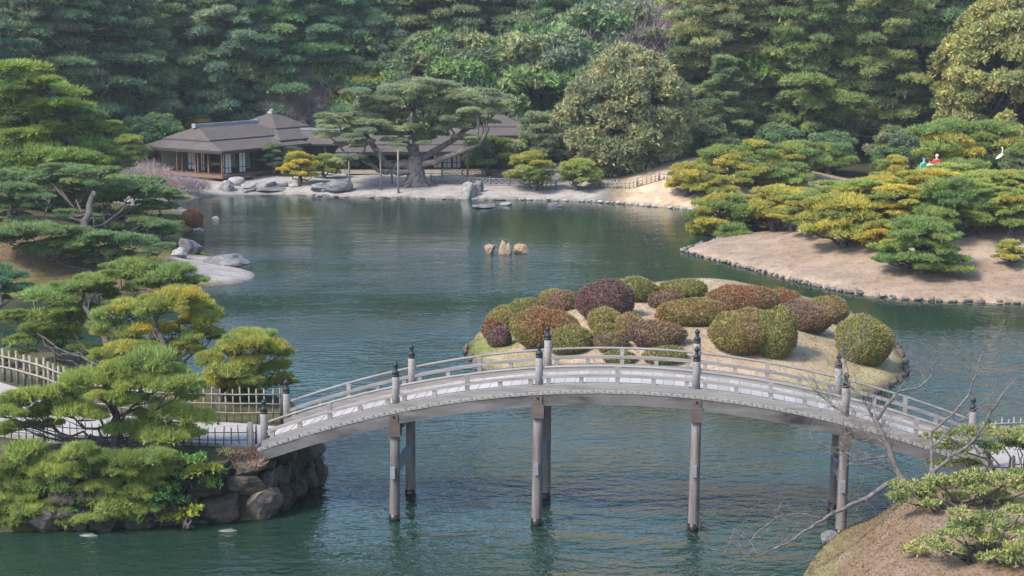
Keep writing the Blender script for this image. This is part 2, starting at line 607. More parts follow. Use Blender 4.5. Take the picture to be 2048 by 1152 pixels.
far = Land('far_bank', far_poly, far_z, far_t,
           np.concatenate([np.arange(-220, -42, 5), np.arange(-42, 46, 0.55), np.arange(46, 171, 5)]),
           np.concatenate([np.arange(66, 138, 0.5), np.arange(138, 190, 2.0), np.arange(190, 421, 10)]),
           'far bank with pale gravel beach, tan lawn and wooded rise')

pen_poly = pxs([(1368, 503), (1420, 484), (1500, 470), (1600, 453), (1700, 440), (1850, 415), (2000, 405), (2500, 395)])
pen_poly += [(75, 112), (75, 62)] + pxs([(2500, 622), (2200, 612), (2048, 607), (1850, 602), (1740, 592), (1640, 575), (1540, 548), (1450, 525), (1395, 511)])


def pen_z(s, X, Y):
    return 0.16 + 0.12 * sm(0, 1.0, s) + 2.7 * sm(0.5, 16, s) + 0.06 * vnoise(X, Y, 0.6, 5) * sm(0.5, 3, s)


def pen_t(s, X, Y):
    n, n2 = vnoise(X, Y, 0.5, 21), vnoise(X, Y, 2.0, 22)
    T = np.array((0.285, 0.217, 0.162)) + (0.02 * n + 0.015 * n2)[..., None] * np.array((1, 1, 0.9))
    gr = sm(0.7, 1.3, n + 0.6 * n2)
    T = T * (1 - 0.35 * gr[..., None]) + np.array((0.22, 0.20, 0.09)) * 0.35 * gr[..., None]
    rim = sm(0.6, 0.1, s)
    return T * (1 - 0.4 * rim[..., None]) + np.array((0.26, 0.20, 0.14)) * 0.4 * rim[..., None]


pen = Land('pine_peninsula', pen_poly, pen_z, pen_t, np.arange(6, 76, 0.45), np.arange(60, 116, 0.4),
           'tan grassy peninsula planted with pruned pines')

isl_poly = pxs([(934, 697), (955, 668), (1000, 640), (1080, 612), (1200, 590), (1350, 580), (1500, 585), (1620, 600), (1720, 630), (1785, 685),
                (1816, 735), (1800, 765), (1740, 790), (1620, 806), (1450, 808), (1250, 800), (1080, 780), (970, 740), (940, 718)])


def isl_z(s, X, Y):
    return 0.10 + 0.22 * sm(0, 0.9, s) + 0.95 * sm(0.3, 5.0, s) + 0.03 * vnoise(X, Y, 1.1, 6)


def isl_t(s, X, Y):
    n, n2 = vnoise(X, Y, 0.7, 31), vnoise(X, Y, 2.6, 32)
    T = np.array((0.335, 0.255, 0.18)) + (0.02 * n2)[..., None]
    k = np.clip(sm(2.4, 0.7, s) * 0.55 + sm(7.5, 10.5, X) * 0.35 + 0.2 * n, 0, 1)
    T = T * (1 - k[..., None]) + np.array((0.245, 0.215, 0.105)) * k[..., None]
    k = sm(1.5, 0.5, np.hypot(X + 0.9, Y - 60.5) - 0.8)
    T = T * (1 - k[..., None]) + np.array((0.17, 0.19, 0.06)) * k[..., None]
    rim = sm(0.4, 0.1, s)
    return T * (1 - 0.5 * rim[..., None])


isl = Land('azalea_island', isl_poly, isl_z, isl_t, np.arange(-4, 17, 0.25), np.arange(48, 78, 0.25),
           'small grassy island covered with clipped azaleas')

# the bank that carries the path on the bridge's stone abutment
near_poly = pxs([(612, 975), (575, 1012), (535, 1036), (470, 1042), (400, 1045), (200, 1058), (0, 1062), (-500, 1078), (-900, 1090)])
near_poly += [(-40, 52), (-24, 55), (-14.5, 54), (-11, 50.5), (-7.5, 48.2), (-5.6, 46.6), (-5.0, 44.5), (-4.9, 42.5)]


def near_z(s, X, Y):
    return 0.45 * sm(0, 0.2, s) + 1.08 * sm(0.1, 0.75, s) + 0.04 * vnoise(X, Y, 1.2, 8)


def near_t(s, X, Y):
    n, n2 = vnoise(X, Y, 0.9, 41), vnoise(X, Y, 3.0, 42)
    T = np.array((0.075, 0.072, 0.036)) + (0.02 * n + 0.012 * n2)[..., None]
    return np.maximum(T, 0.02)


near = Land('near_bank', near_poly, near_z, near_t, np.arange(-42, -3.5, 0.3), np.arange(36, 57, 0.25),
            'low earth bank carrying the path up to the bridge')

rb_poly = pxs([(1600, 1175), (1612, 1150), (1640, 1100), (1688, 1062)]) + [(8.5, 39.2), (9.3, 40.4), (10.3, 41.9), (12, 43.0), (16, 44.2), (40, 46), (40, 12), (3, 12), (4.6, 30)]


def rb_z(s, X, Y):
    z = 0.15 * sm(0, 0.15, s) + 1.45 * sm(0, 2.6, s)
    z = z + 0.50 * np.exp(-(((X - 11.0) / 3.6) ** 2 + ((Y - 33.2) / 3.2) ** 2))
    return z + 0.04 * vnoise(X, Y, 1.3, 9) * sm(0, 1, s)


def rb_t(s, X, Y):
    n, n2 = vnoise(X, Y, 0.9, 51), vnoise(X, Y, 3.3, 52)
    T = np.array((0.195, 0.138, 0.095)) + (0.02 * n2)[..., None]
    k = np.clip(sm(1.2, 0.3, s) * 0.8 + sm(0.3, 1.1, n) * 0.5, 0, 1)
    return T * (1 - k[..., None]) + np.array((0.17, 0.155, 0.065)) * k[..., None]


rb = Land('lawn_bank', rb_poly, rb_z, rb_t, np.arange(2.5, 41, 0.25), np.arange(12, 48, 0.25),
          'mounded dry lawn at the foot of the bridge')

# ------------------------------------------------------------------ the arched bridge
BD = np.array((0.99364, -0.11261))           # along the bridge
BN = np.array((0.11261, 0.99364))            # across, away from the camera
BC = np.array((2.4582, 38.8917))             # foot of the near row at mid span
BW = 2.22


def bz(u): return 3.35 - 0.0222 * u * u


bridge = empty('arched_bridge', (*(BC + BN * BW / 2), 0), math.atan2(BD[1], BD[0]))
tag(bridge, 'arched grey wooden footbridge with bronze-capped posts over the pond', 'bridge')
V0 = -BW / 2
UE = 8.62


def arc(u0, u1, dz, v, n=14): return [(u, v, bz(u) + dz) for u in np.linspace(u0, u1, n)]


def arcbeam(name, u0, u1, v, w, z0, z1, mat, n=40):
    """beam following the arch, from height z0 to z1 over the deck line"""
    us = np.linspace(u0, u1, n)
    vs = []
    for u in us:
        for dv, dz in ((-w / 2, z0), (w / 2, z0), (w / 2, z1), (-w / 2, z1)):
            vs.append((u, v + dv, bz(u) + dz))
    q = []
    for i in range(n - 1):
        for k in range(4):
            k2 = (k + 1) % 4
            q.append([i * 4 + k, (i + 1) * 4 + k, (i + 1) * 4 + k2, i * 4 + k2])
    q += [[0, 1, 2, 3], [n * 4 - 1, n * 4 - 2, n * 4 - 3, n * 4 - 4]]
    return MB().add(vs, q).build(name, mat, bridge)


# deck planks, each laid across with a narrow joint
npl = 66
pw = 2 * UE / npl
m = M['plank']
nt = m.node_tree
tc = nd(nt, 'ShaderNodeTexCoord')
sp = nd(nt, 'ShaderNodeSeparateXYZ')
nt.links.new(tc.outputs['Object'], sp.inputs[0])
ab = nd(nt, 'ShaderNodeMath', operation='ABSOLUTE')
nt.links.new(sp.outputs[1], ab.inputs[0])
ln_ = noise(nt, 16.0, 4)
ec = mixc(nt, ramp(nt, ln_, 0.42, 0.60), (0.16, 0.15, 0.142), (0.27, 0.262, 0.248))
pb = nt.nodes['Principled BSDF']
old = pb.inputs['Base Color'].links[0].from_socket
nt.links.new(mixc(nt, ramp(nt, ab.outputs[0], BW / 2 + 0.09, BW / 2 + 0.13), old, ec), pb.inputs['Base Color'])   # lichened plank ends outside the rail
plank_me = []
for k in range(4):
    mb = MB()
    mb.box((0, 0, 0), (pw - 0.006 - 0.001 * k, BW + 0.30 + (0.008, 0.0, 0.014, 0.004)[k], 0.07))
    me = mb.mesh('plank')
    me.materials.append(M['plank'])
    plank_me.append(me)
for i in range(npl):
    u = -UE + (i + 0.5) * pw
    o = obj('plank', plank_me[(i * 7 + i // 3) % 4], None, bridge, (u, 0, bz(u) - 0.035 + 0.0015 * ((i * 5) % 3 - 1)))
    o.rotation_euler = (0, math.atan(0.0444 * u), 0)
for sv in (-1, 1):
    v = sv * BW / 2
    # the curved edge boards that close the plank ends, lichened
    arcbeam('edge_board', -UE, UE, sv * (BW / 2 + 0.10), 0.06, -0.115, -0.074, M['girder'])
    arcbeam('girder', -UE - 0.05, UE + 0.05, sv * (BW / 2 + 0.02), 0.24, -0.345, -0.085, M['girder'])
    # bottom rail (a wide sill), its inner step, middle rail and round hand rail
    arcbeam('bottom_rail', -UE + 0.1, UE - 0.1, v, 0.19, 0.03, 0.15, M['rail'])
    arcbeam('rail_sill', -UE + 0.05, UE - 0.05, v - 0.01 * sv, 0.26, 0.0, 0.03, M['rail'])
    arcbeam('middle_rail', -UE + 0.1, UE - 0.1, v, 0.11, 0.295, 0.365, M['rail'])
    MB().tube(arc(-UE + 0.1, UE - 0.1, 0.55, v, 60), 0.030, 8).build('hand_rail', M['rail'], bridge, True)
arcbeam('girder', -UE - 0.05, UE + 0.05, 0.0, 0.24, -0.345, -0.085, M['girder'])

# posts with bronze caps
post_us = (-8.47, -5.25, -1.83, 1.84, 5.27, 8.5)
mb = MB()
mb.lathe((0, 0, 0), [(0.0, -0.06), (0.094, -0.06), (0.092, 0.78), (0.08, 0.795), (0.0, 0.795)], 14)
post_me = mb.mesh('post', True)
post_me.materials.append(M['rail'])
mb = MB()
mb.lathe((0, 0, 0), [(0.0, 0.70), (0.126, 0.70), (0.128, 0.745), (0.121, 0.75), (0.121, 0.80), (0.127, 0.805), (0.127, 0.825), (0.120, 0.83), (0.120, 0.885),
                     (0.127, 0.89), (0.127, 0.91), (0.10, 0.935), (0.062, 0.955), (0.055, 0.975), (0.075, 0.985), (0.060, 1.0), (0.050, 1.01),
                     (0.085, 1.035), (0.098, 1.065), (0.085, 1.095), (0.045, 1.12), (0.018, 1.145), (0.0, 1.165)], 14)
mb.v[-1] *= np.array((0.70, 0.70, 1.0))
cap_me = mb.mesh('bronze_cap', True)
cap_me.materials.append(M['finial'])
for sv in (-1, 1):
    for u in post_us:
        p = obj('post', post_me, None, bridge, (u, sv * BW / 2, bz(u)))
        obj('bronze_cap', cap_me, None, p)
    # short struts: a tall one at mid span under the hand rail, low blocks at the quarters
    for i in range(5):
        a, bq = post_us[i], post_us[i + 1]
        for t in (0.06, 0.27, 0.5, 0.73, 0.94):
            u = a + (bq - a) * t
            top = 0.53 if t == 0.5 else 0.30
            mb = MB()
            mb.box((u, sv * BW / 2, bz(u) + (0.14 + top) / 2), (0.10, 0.085, top - 0.14))
            mb.build('strut', M['rail'], bridge)
            if t == 0.5:
                MB().box((u, sv * BW / 2, bz(u) + 0.525), (0.15, 0.07, 0.025)).build('strut_cap', M['rail'], bridge)

# trestles: two leaning piles, a bracket at each top, a tie beam through both
for ti, u in enumerate((-5.28, -1.85, 1.86, 5.28)):
    zt = bz(u) - 0.345
    for sv in (-1, 1):
        top = np.array((u, sv * BW / 2 * 0.985, zt + 0.02))
        bot = np.array((u - 0.05, sv * (BW / 2 + 0.02), -1.2))
        pts = [bot + (top - bot) * t for t in np.linspace(0, 1, 6)]
        p = MB().tube(pts, np.linspace(0.135, 0.115, 6), 10).build('pile', M['pile'], bridge, True)
        f = (0.0 + 1.2) / (zt + 1.22)
        w0 = bot + (top - bot) * (f - 0.02)
        w1 = bot + (top - bot) * (f + 0.045)
        MB().tube([w0, w1], 0.138, 10).build('wet_band', M['wet'], p, True)
        br = MB()
        br.box((u, sv * (BW / 2 + 0.02), zt - 0.11), (0.29, 0.30, 0.34))
        br.box((u, sv * (BW / 2 + 0.02), zt + 0.16), (0.20, 0.29, 0.20))
        br.build('bracket', M['pilecap'], bridge)
        MB().tube([(u, sv * (BW / 2 + 0.15), zt + 0.20), (u, sv * (BW / 2 + 0.185), zt + 0.20)], 0.03, 8).build('bolt', M['wet'], bridge)
    MB().box((u, 0, zt + 0.045 - 0.13), (0.20, BW + 0.1, 0.25)).build('cap_beam', M['girder'], bridge)
    ztie = (1.22, 1.42, 1.48, 1.22)[ti]
    MB().box((u - 0.03, 0, ztie), (0.11, BW + 0.5, 0.26)).build('tie_beam', M['tie'], bridge)


def bw(u, v, z=0.0):
    """bridge coordinates to the place"""
    p = BC + BN * BW / 2 + BD * u + BN * v
    return (p[0], p[1], z)


# ------------------------------------------------------------------ rocks
def ico(sub):
    bm = bmesh.new()
    bmesh.ops.create_icosphere(bm, subdivisions=sub, radius=1.0)
    v = np.array([x.co[:] for x in bm.verts])
    f = np.array([[q.index for q in x.verts] for x in bm.faces])
    bm.free()
    return v, f


ICO = {k: ico(k) for k in (1, 2, 3)}


def rockmesh(name, seed, sub=3, blocky=0.5, rough=0.30, smooth=True):
    r = np.random.default_rng(seed)
    v, f = ICO[sub]
    v = v.copy()
    p = np.abs(v) ** (2.0 / (1 - blocky * 0.55 + 1e-6)) if False else v
    # push towards a block, cut a few flats, then roughen
    m_ = np.max(np.abs(v), axis=1, keepdims=True)
    v = v * (1 - blocky) + (v / m_) * blocky * 0.85
    for _ in range(13):
        n = r.normal(size=3)
        n /= np.linalg.norm(n)
        d = r.uniform(0.55, 0.88)
        ex = np.maximum(v @ n - d, 0)
        v = v - ex[:, None] * n * 0.9
    nz = 0
    for k in range(7):
        fr = r.normal(size=3) * (1.6 + k * 0.9)
        nz = nz + np.sin(v @ fr + r.uniform(0, 6)) / (1.5 + k)
    v = v * (1 + rough * 0.45 * nz[:, None])
    v = v + r.normal(size=v.shape) * 0.012
    return npmesh(name, v, f, None, smooth)


def rock(name, pos, size, mat, seed, label=None, group=None, rz=None, color=(1, 1, 1), parent=None, tilt=0.0, blocky=0.35, sub=3, cat='rock'):
    me = rockmesh(name, seed, sub, blocky, 0.34, False)
    me.materials.append(mat)
    o = obj(name, me, None, parent, pos, None, color)
    o.scale = size
    o.rotation_euler = (tilt, tilt * 0.5, rz if rz is not None else (seed * 1.7) % 6.28)
    if label: tag(o, label, cat, group)
    return o


def rock_px(land, x, y, w, h, mat, seed, label, group=None, color=(1, 1, 1), rz=None, deep=0.9, blocky=0.35):
    """rock whose foot is seen at x, y+h/2; w and h in photo pixels"""
    p = land.on(x, y + h * 0.45) if land else (*g(x, y + h * 0.45), 0.0)
    k = p[1] / F
    a = w * k / 2
    hh = h * k * 0.62
    return rock('rock', (p[0], p[1] + a * deep * 0.6, max(p[2], -0.05) + hh * 0.45), (a * 1.12, a * deep, hh), mat, seed, label, group, rz if rz is not None else 0.2, color, blocky=blocky)


R_SH = 'rocks along the tea house shore'
for i, (x, y, w, h, mm, lb) in enumerate([
        (452, 370, 38, 26, 'palestone', 'pale rock below the tea house veranda corner'),
        (472, 361, 40, 22, 'palestone', 'grey-topped boulder behind the pale veranda rock'),
        (503, 372, 46, 16, 'palestone', 'long low pale rock beside the veranda boulder'),
        (531, 370, 40, 17, 'palestone', 'flat pale rock between the long low rock and yellow pine'),
        (562, 366, 36, 17, 'palestone', 'round pale rock in front of the yellow pine'),
        (590, 367, 26, 15, 'palestone', 'small pale rock at the foot of yellow pine'),
        (540, 381, 74, 9, 'greystone', 'long dark flat stone at the water under the tea house'),
        (497, 383, 30, 8, 'greystone', 'small dark wet stone at the waterline below veranda rocks'),
        (640, 375, 40, 20, 'greystone', 'squat grey rock next to the ridged boulder on gravel beach'),
        (682, 371, 54, 30, 'greystone', 'ridged grey boulder on the gravel beach'),
        (938, 378, 34, 42, 'palestone', 'upright pale standing stone on the gravel beach'),
        (957, 373, 22, 26, 'greystone', 'small grey stone leaning on the upright standing stone')]):
    rock_px(far, x, y, w, h, M[mm], 100 + i, lb, R_SH)
for i, (x, y, w, h, mm, lb) in enumerate([
        (968, 413, 56, 8, 'greystone', 'long dark flat stone lying in the water off the beach'),
        (1015, 407, 26, 9, 'palestone', 'small white-topped stone in the water off the beach'),
        (1110, 410, 42, 8, 'greystone', 'thin grey flat stone in the water beside the picket fence reflection')]):
    rock_px(None, x, y, w, h, M[mm], 130 + i, lb, 'flat stones in the water', deep=0.7)
for i, (x, y, w, h, lb, cc) in enumerate([
        (980, 496, 25, 26, 'squat pinkish rock standing alone in mid pond', (1.0, 0.95, 0.95)),
        (1005, 493, 17, 33, 'narrow pointed buff rock beside its twin in mid pond', (1.05, 1, 0.95)),
        (1017, 493, 16, 33, 'narrow pale pointed rock between its buff twin and a block', (0.95, 0.95, 0.95)),
        (1040, 496, 31, 24, 'blocky orange-buff rock at the end of pond group', (1.1, 0.98, 0.85))]):
    rock_px(None, x, y, w, h, M['buffstone'], 140 + i, lb, 'rocks standing in mid pond', cc, blocky=0.25 if h > 30 else 0.5)
for i, (x, y, w, h, mm, lb) in enumerate([
        (356, 530, 56, 34, 'greystone', 'rounded blue-grey boulder on the gravel spit'),
        (378, 492, 50, 36, 'greystone', 'tall grey boulder at the top of the gravel spit'),
        (355, 505, 36, 22, 'palestone', 'pale boulder behind the rounded spit boulder'),
        (448, 519, 84, 26, 'greystone', 'long grey slab rock at the water edge of gravel spit'),
        (315, 470, 40, 18, 'palestone', 'pale rock under the pine branches on spit'),
        (395, 458, 20, 9, 'palestone', 'small pale stone below the russet shrub'),
        (300, 532, 26, 14, 'greystone', 'small dark stone in the dry grass beside spit boulders')]):
    rock_px(far, x, y, w, h, M[mm], 160 + i, lb, 'rocks of the gravel spit')
rock_px(None, 430, 436, 15, 12, M['palestone'], 170, 'small white rock in the water off the russet shrub')
rock_px(None, 1664, 1072, 46, 30, M['greystone'], 171, 'pale-topped rock at the foot of a bridge pile')

# edging stones along the peninsula and the other shores
edge_me = []
for k in range(6):
    me = rockmesh('edging_stone', 300 + k, 1, 0.5, 0.15)
    me.materials.append(M['palestone'])
    edge_me.append(me)


def edging(land, pts, step, sx, sz, col, seed, off=0.0):
    r = np.random.default_rng(seed)
    p = np.asarray(pts, float)
    p = chaikin_open(p)
    d = np.concatenate([[0], np.cumsum(np.linalg.norm(np.diff(p, axis=0), axis=1))])
    t = 0.0
    while t < d[-1]:
        x, y = np.interp(t, d, p[:, 0]), np.interp(t, d, p[:, 1])
        x2, y2 = np.interp(t + 0.2, d, p[:, 0]), np.interp(t + 0.2, d, p[:, 1])
        w = step * r.uniform(0.45, 1.6)
        if r.uniform() < 0.12:
            t += w
            continue
        o = obj('edging_stone', edge_me[r.integers(6)], None, land.o, (x + r.normal() * 0.03, y + r.normal() * 0.04, 0.05 + r.uniform(-0.03, 0.05)), None, np.array(col) * r.uniform(0.7, 1.2))
        o.scale = (w * 0.56, sx * r.uniform(0.7, 1.2), sz * r.uniform(0.7, 1.3))
        o.rotation_euler = (r.normal() * 0.15, r.normal() * 0.15, math.atan2(y2 - y, x2 - x))
        t += w


def chaikin_open(p, n=2):
    p = np.asarray(p, float)
    for _ in range(n):
        q = np.stack([0.75 * p[:-1] + 0.25 * p[1:], 0.25 * p[:-1] + 0.75 * p[1:]], 1).reshape(-1, 2)
        p = np.vstack([p[:1], q, p[-1:]])
    return p


edging(pen, pxs([(1366, 503), (1395, 512), (1450, 526), (1540, 549), (1640, 576), (1740, 593), (1850, 603), (2060, 608)]), 0.33, 0.15, 0.11, (0.62, 0.57, 0.53), 1)
edging(pen, pxs([(1366, 502), (1420, 484), (1500, 470)]), 0.4, 0.16, 0.14, (0.7, 0.66, 0.64), 2)
edging(far, pxs([(1040, 400.5), (1100, 401), (1200, 405), (1290, 412), (1385, 420)]), 0.4, 0.2, 0.13, (1.1, 1.08, 1.05), 3)
edging(far, pxs([(600, 391), (700, 395), (800, 397), (900, 399), (1040, 400.5)]), 0.7, 0.22, 0.08, (0.75, 0.7, 0.66), 5)
edging(isl, pxs([(1725, 796), (1800, 766), (1817, 736), (1790, 690)]), 0.34, 0.15, 0.16, (0.36, 0.33, 0.28), 4)
edging(isl, pxs([(955, 730), (936, 712), (933, 697)]), 0.34, 0.12, 0.1, (0.4, 0.36, 0.28), 6)

# ------------------------------------------------------------------ stone abutment at the end of the bridge
abut = empty('stone_abutment', (-5.6, 40.6, 0))
tag(abut, 'dark dry-stone abutment wall of big boulders under the bridge end', 'stone wall')
AO = np.array((-5.6, 40.6, 0))
wp = chaikin_open(np.array([(-5.35, 44.2), (-5.0, 42.9)] + pxs([(614, 977), (578, 1012), (538, 1036), (470, 1043), (400, 1046), (300, 1052), (200, 1059), (90, 1062)])), 2)
wd = np.concatenate([[0], np.cumsum(np.linalg.norm(np.diff(wp, axis=0), axis=1))])
r = np.random.default_rng(55)
rows = [(-0.02, 0.66), (0.58, 0.52), (1.06, 0.44)]
for ri, (z0, hh) in enumerate(rows):
    t = r.uniform(0, 0.3)
    while t < wd[-1] - 0.2:
        w = r.uniform(0.35, 1.05) * (1.15 if ri == 0 else 1.0)
        tm = t + w / 2
        x, y = np.interp(tm, wd, wp[:, 0]), np.interp(tm, wd, wp[:, 1])
        x2, y2 = np.interp(tm + 0.15, wd, wp[:, 0]), np.interp(tm + 0.15, wd, wp[:, 1])
        a = math.atan2(y2 - y, x2 - x)
        nx, ny = -math.sin(a), math.cos(a)          # inward normal candidates
        if (nx * (-8 - x) + ny * (42.5 - y)) < 0: nx, ny = -nx, -ny
        ins = 0.05 + 0.16 * z0
        sz = hh * r.uniform(0.9, 1.2)
        pk = ri == 0 and abs(x + 6.35) < 0.45 and y < 40.5
        me = rockmesh('stone', int(r.integers(1e6)), 3, 0.95, 0.10, False)
        me.materials.append(M['wallstone'])
        col = (2.0, 1.75, 1.6) if pk else tuple(np.array((1, 0.96, 0.90)) * r.uniform(0.45, 1.1))
        o = obj('stone', me, None, abut, (x + nx * ins - AO[0], y + ny * ins - AO[1], z0 + sz * 0.45), None, col)
        o.scale = (w * 0.60, 0.34, sz * 0.60)
        o.rotation_euler = (r.normal() * 0.08, r.normal() * 0.10, a + r.normal() * 0.08)
        t += w * 0.97

# ------------------------------------------------------------------ path on the near bank and fences
def ribbon(name, left, right, z, mat, label, thick=0.12):
    n = len(left)
    top = [(x, y, z) for x, y in left] + [(x, y, z) for x, y in right]
    low = [(x, y, z - thick) for x, y in left] + [(x, y, z - thick) for x, y in right]
    q = [[i, i + 1, n + i + 1, n + i] for i in range(n - 1)]
    q += [[2 * n + i + 1, 2 * n + i, i, i + 1][::-1] for i in range(n - 1)] + [[n + i, n + i + 1, 3 * n + i + 1, 3 * n + i][::-1] for i in range(n - 1)]
    o = obj(name, npmesh(name, top + low, q), mat)
    tag(o, label, kind='structure')
    return o


pa, pb_ = bw(-8.72, 1.2)[:2], bw(-8.72, -1.05)[:2]
L_ = chaikin_open(np.array([pa, (-7.2, 42.65), (-9.5, 43.0), (-12.0, 44.4), (-14.0, 47.0), (-18, 50.5)]))
R_ = chaikin_open(np.array([pb_, (-7.2, 40.55), (-9.5, 40.75), (-12.5, 41.2), (-16.0, 43.4), (-21, 47.5)]))
ribbon('gravel_path', L_, R_, 1.655, M['path'], 'pale gravel path leading onto the bridge', 0.3)
pa, pb_ = bw(8.72, 1.1)[:2], bw(8.72, -1.1)[:2]
L2 = chaikin_open(np.array([pa, (12.6, 39.9), (15, 40.3), (20, 41)]))
R2 = chaikin_open(np.array([pb_, (12.4, 37.4), (15, 37.4), (20, 37.6)]))
ribbon('gravel_path', R2, L2, 1.70, M['path'], 'pale gravel path leaving the bridge beside the mounded lawn', 0.3)


def fence(name, line, z, hgt, step, rails, pr, rr, mat, matr, label, group, posts=0, pz=None, jit=0.03, postmat=None, seed=0, ground=None):
    """pickets and rails along a polyline of ground points"""
    r = np.random.default_rng(seed + 900)
    p = np.asarray(line, float)
    d = np.concatenate([[0], np.cumsum(np.linalg.norm(np.diff(p, axis=0), axis=1))])
    o0 = np.array((p[0][0], p[0][1], 0.0))
    root = empty(name, (p[0][0], p[0][1], z if ground is None else ground(*p[0])))
    tag(root, label, 'fence', group)
    base = root.location.z
    mb = MB()
    mb.tube([(0, 0, 0), (0, 0, hgt * 0.5), (0, 0, hgt)], pr, 6)
    me = mb.mesh('picket', True)
    me.materials.append(mat)
    gz = lambda x, y: (z if ground is None else ground(x, y)) - base
    for t in np.arange(0.02, d[-1], step):
        x, y = np.interp(t, d, p[:, 0]), np.interp(t, d, p[:, 1])
        o = obj('picket', me, None, root, (x - o0[0], y - o0[1], gz(x, y) - 0.03))
        o.scale = (r.uniform(0.85, 1.15), r.uniform(0.85, 1.15), 1 + r.normal() * jit)
        o.rotation_euler = (r.normal() * 0.02, r.normal() * 0.025, r.uniform(0, 6))
    for zr in rails:
        tt = np.linspace(0, d[-1], max(2, int(d[-1] / 0.6) + 2))
        pts = [(np.interp(t, d, p[:, 0]) - o0[0], np.interp(t, d, p[:, 1]) - pr - rr - o0[1], gz(np.interp(t, d, p[:, 0]), np.interp(t, d, p[:, 1])) + zr + r.normal() * 0.006) for t in tt]
        MB().tube(pts, rr, 6).build('rail', matr, root, True)
    if posts:
        for t in np.linspace(0, d[-1], posts):
            x, y = np.interp(t, d, p[:, 0]), np.interp(t, d, p[:, 1])
            MB().tube([(x - o0[0], y + 0.05 - o0[1], gz(x, y) - 0.1), (x - o0[0], y + 0.05 - o0[1], gz(x, y) + (pz or hgt) * 1.0)], pr * 2.1, 8).build('post', postmat or matr, root, True)
    return root


fence('bamboo_fence', [(-5.95, 42.75), (-7.2, 42.78), (-9.6, 43.1), (-11.0, 43.9)], 1.62, 0.92, 0.20, (0.26, 0.50, 0.74), 0.021, 0.019, M['bamboo'], M['bamboo'],
      'pale bamboo lattice fence on the pond side of the path', None, 4, 0.9, 0.05, M['post'])
fence('bamboo_fence', [(-6.25, 40.38), (-7.6, 40.42), (-9.5, 40.62), (-13.4, 41.35)], 1.60, 0.52, 0.195, (0.16, 0.34), 0.013, 0.012, M['bamboodark'], M['bamboodark'],
      'low dark bamboo grid fence on the outer edge of path', None, 5, 0.52, 0.03, M['post'], 1)
fence('paling_fence', [(-12.2, 45.4), (-13.2, 46.7), (-14.6, 48.0), (-18.5, 50.8)], 1.6, 0.95, 0.36, (0.40, 0.72), 0.045, 0.03, M['bamboo'], M['bamboo'],
      'pale fence of flat palings where the path turns behind pines', None, 0, None, 0.03, None, 2)
pr_ = bw(8.9, 1.35)
fence('bamboo_fence', [pr_[:2], (13.2, 40.6), (16.5, 40.9)], 1.68, 0.62, 0.17, (0.3, 0.5), 0.02, 0.018, M['bamboo'], M['bamboo'],
      'pale bamboo fence beyond the leafy hedge at the bridge foot', None, 0, None, 0.04, None, 3)
fence('bamboo_fence', [(11.3, 37.15), (13.2, 37.2), (16.5, 37.3)], 1.68, 0.5, 0.2, (0.15, 0.34), 0.016, 0.014, M['bamboodark'], M['bamboodark'],
      'low dark grid fence below the leafy hedge', None, 3, 0.52, 0.03, M['post'], 4)
gp = MB()
gp.tube([(0, 0, -0.2), (0.01, 0, 0.4), (0, 0.01, 0.78)], [0.085, 0.08, 0.07], 9)
gp.build('gate_post', M['post'], None, True, loc=(-6.3, 39.85, 1.55))
tag(bpy.data.objects['gate_post'], 'rough grey wooden post beside the first bridge post', 'post')

# fence beyond the far beach
fl = [far.on(x, y)[:2] for x, y in ((1196, 377), (1260, 378), (1330, 377), (1400, 373))]
fence('picket_fence', fl, 0, 0.55, 0.29, (0.2, 0.38), 0.028, 0.022, M['bamboo'], M['bamboo'], 'low picket fence in front of the big olive tree', None, 7, 0.62, 0.04, M['post'], 5, far.z)
fl = [far.on(x, y)[:2] for x, y in ((1058, 378), (1112, 379))]
fence('picket_fence', fl, 0, 0.62, 0.29, (0.2, 0.42), 0.03, 0.022, M['bamboo'], M['bamboo'], 'short picket fence between the two clipped shore pines', None, 3, 0.62, 0.04, M['post'], 6, far.z)


def lattice_fence(name, a, b_, hgt, step, label, posts):
    """diagonal bamboo lattice between posts"""
    a, b_ = np.array(a), np.array(b_)
    root = empty(name, a)
    tag(root, label, 'fence')
    d = b_ - a
    n = int(np.linalg.norm(d[:2]) / step)
    for i in range(n + 1):
        for sgn in (-1, 1):
            p0 = d * (i / n)
            p1 = d * min(max((i + sgn * 1.6) / n, 0), 1)
            MB().bar((p0[0], p0[1] + 0.015 * sgn, p0[2] + 0.05), (p1[0], p1[1] + 0.015 * sgn, p1[2] + hgt - 0.05), 0.03, 0.03).build('cane', M['bamboo'], root)
    for zr in (0.06, hgt):
        MB().tube([(0, -0.04, zr), (d[0], d[1] - 0.04, d[2] + zr)], 0.03, 6).build('rail', M['bamboo'], root)
    for i in range(posts):
        p = d * (i / (posts - 1))
        MB().tube([(p[0], p[1] - 0.06, p[2] - 0.1), (p[0], p[1] - 0.06, p[2] + hgt + 0.12)], 0.055, 7).build('post', M['post'], root)


lattice_fence('lattice_fence', far.on(862, 366), far.on(1060, 374), 0.48, 0.42, 'low diagonal bamboo lattice fence in front of gravel court', 6)
lattice_fence('lattice_fence', far.on(884, 352), far.on(1005, 352), 0.42, 0.42, 'second diagonal lattice fence close to the rear house', 4)

# ------------------------------------------------------------------ foliage
LEAF = 1.9


def unit(a): return a / (np.linalg.norm(a, axis=-1, keepdims=True) + 1e-9)


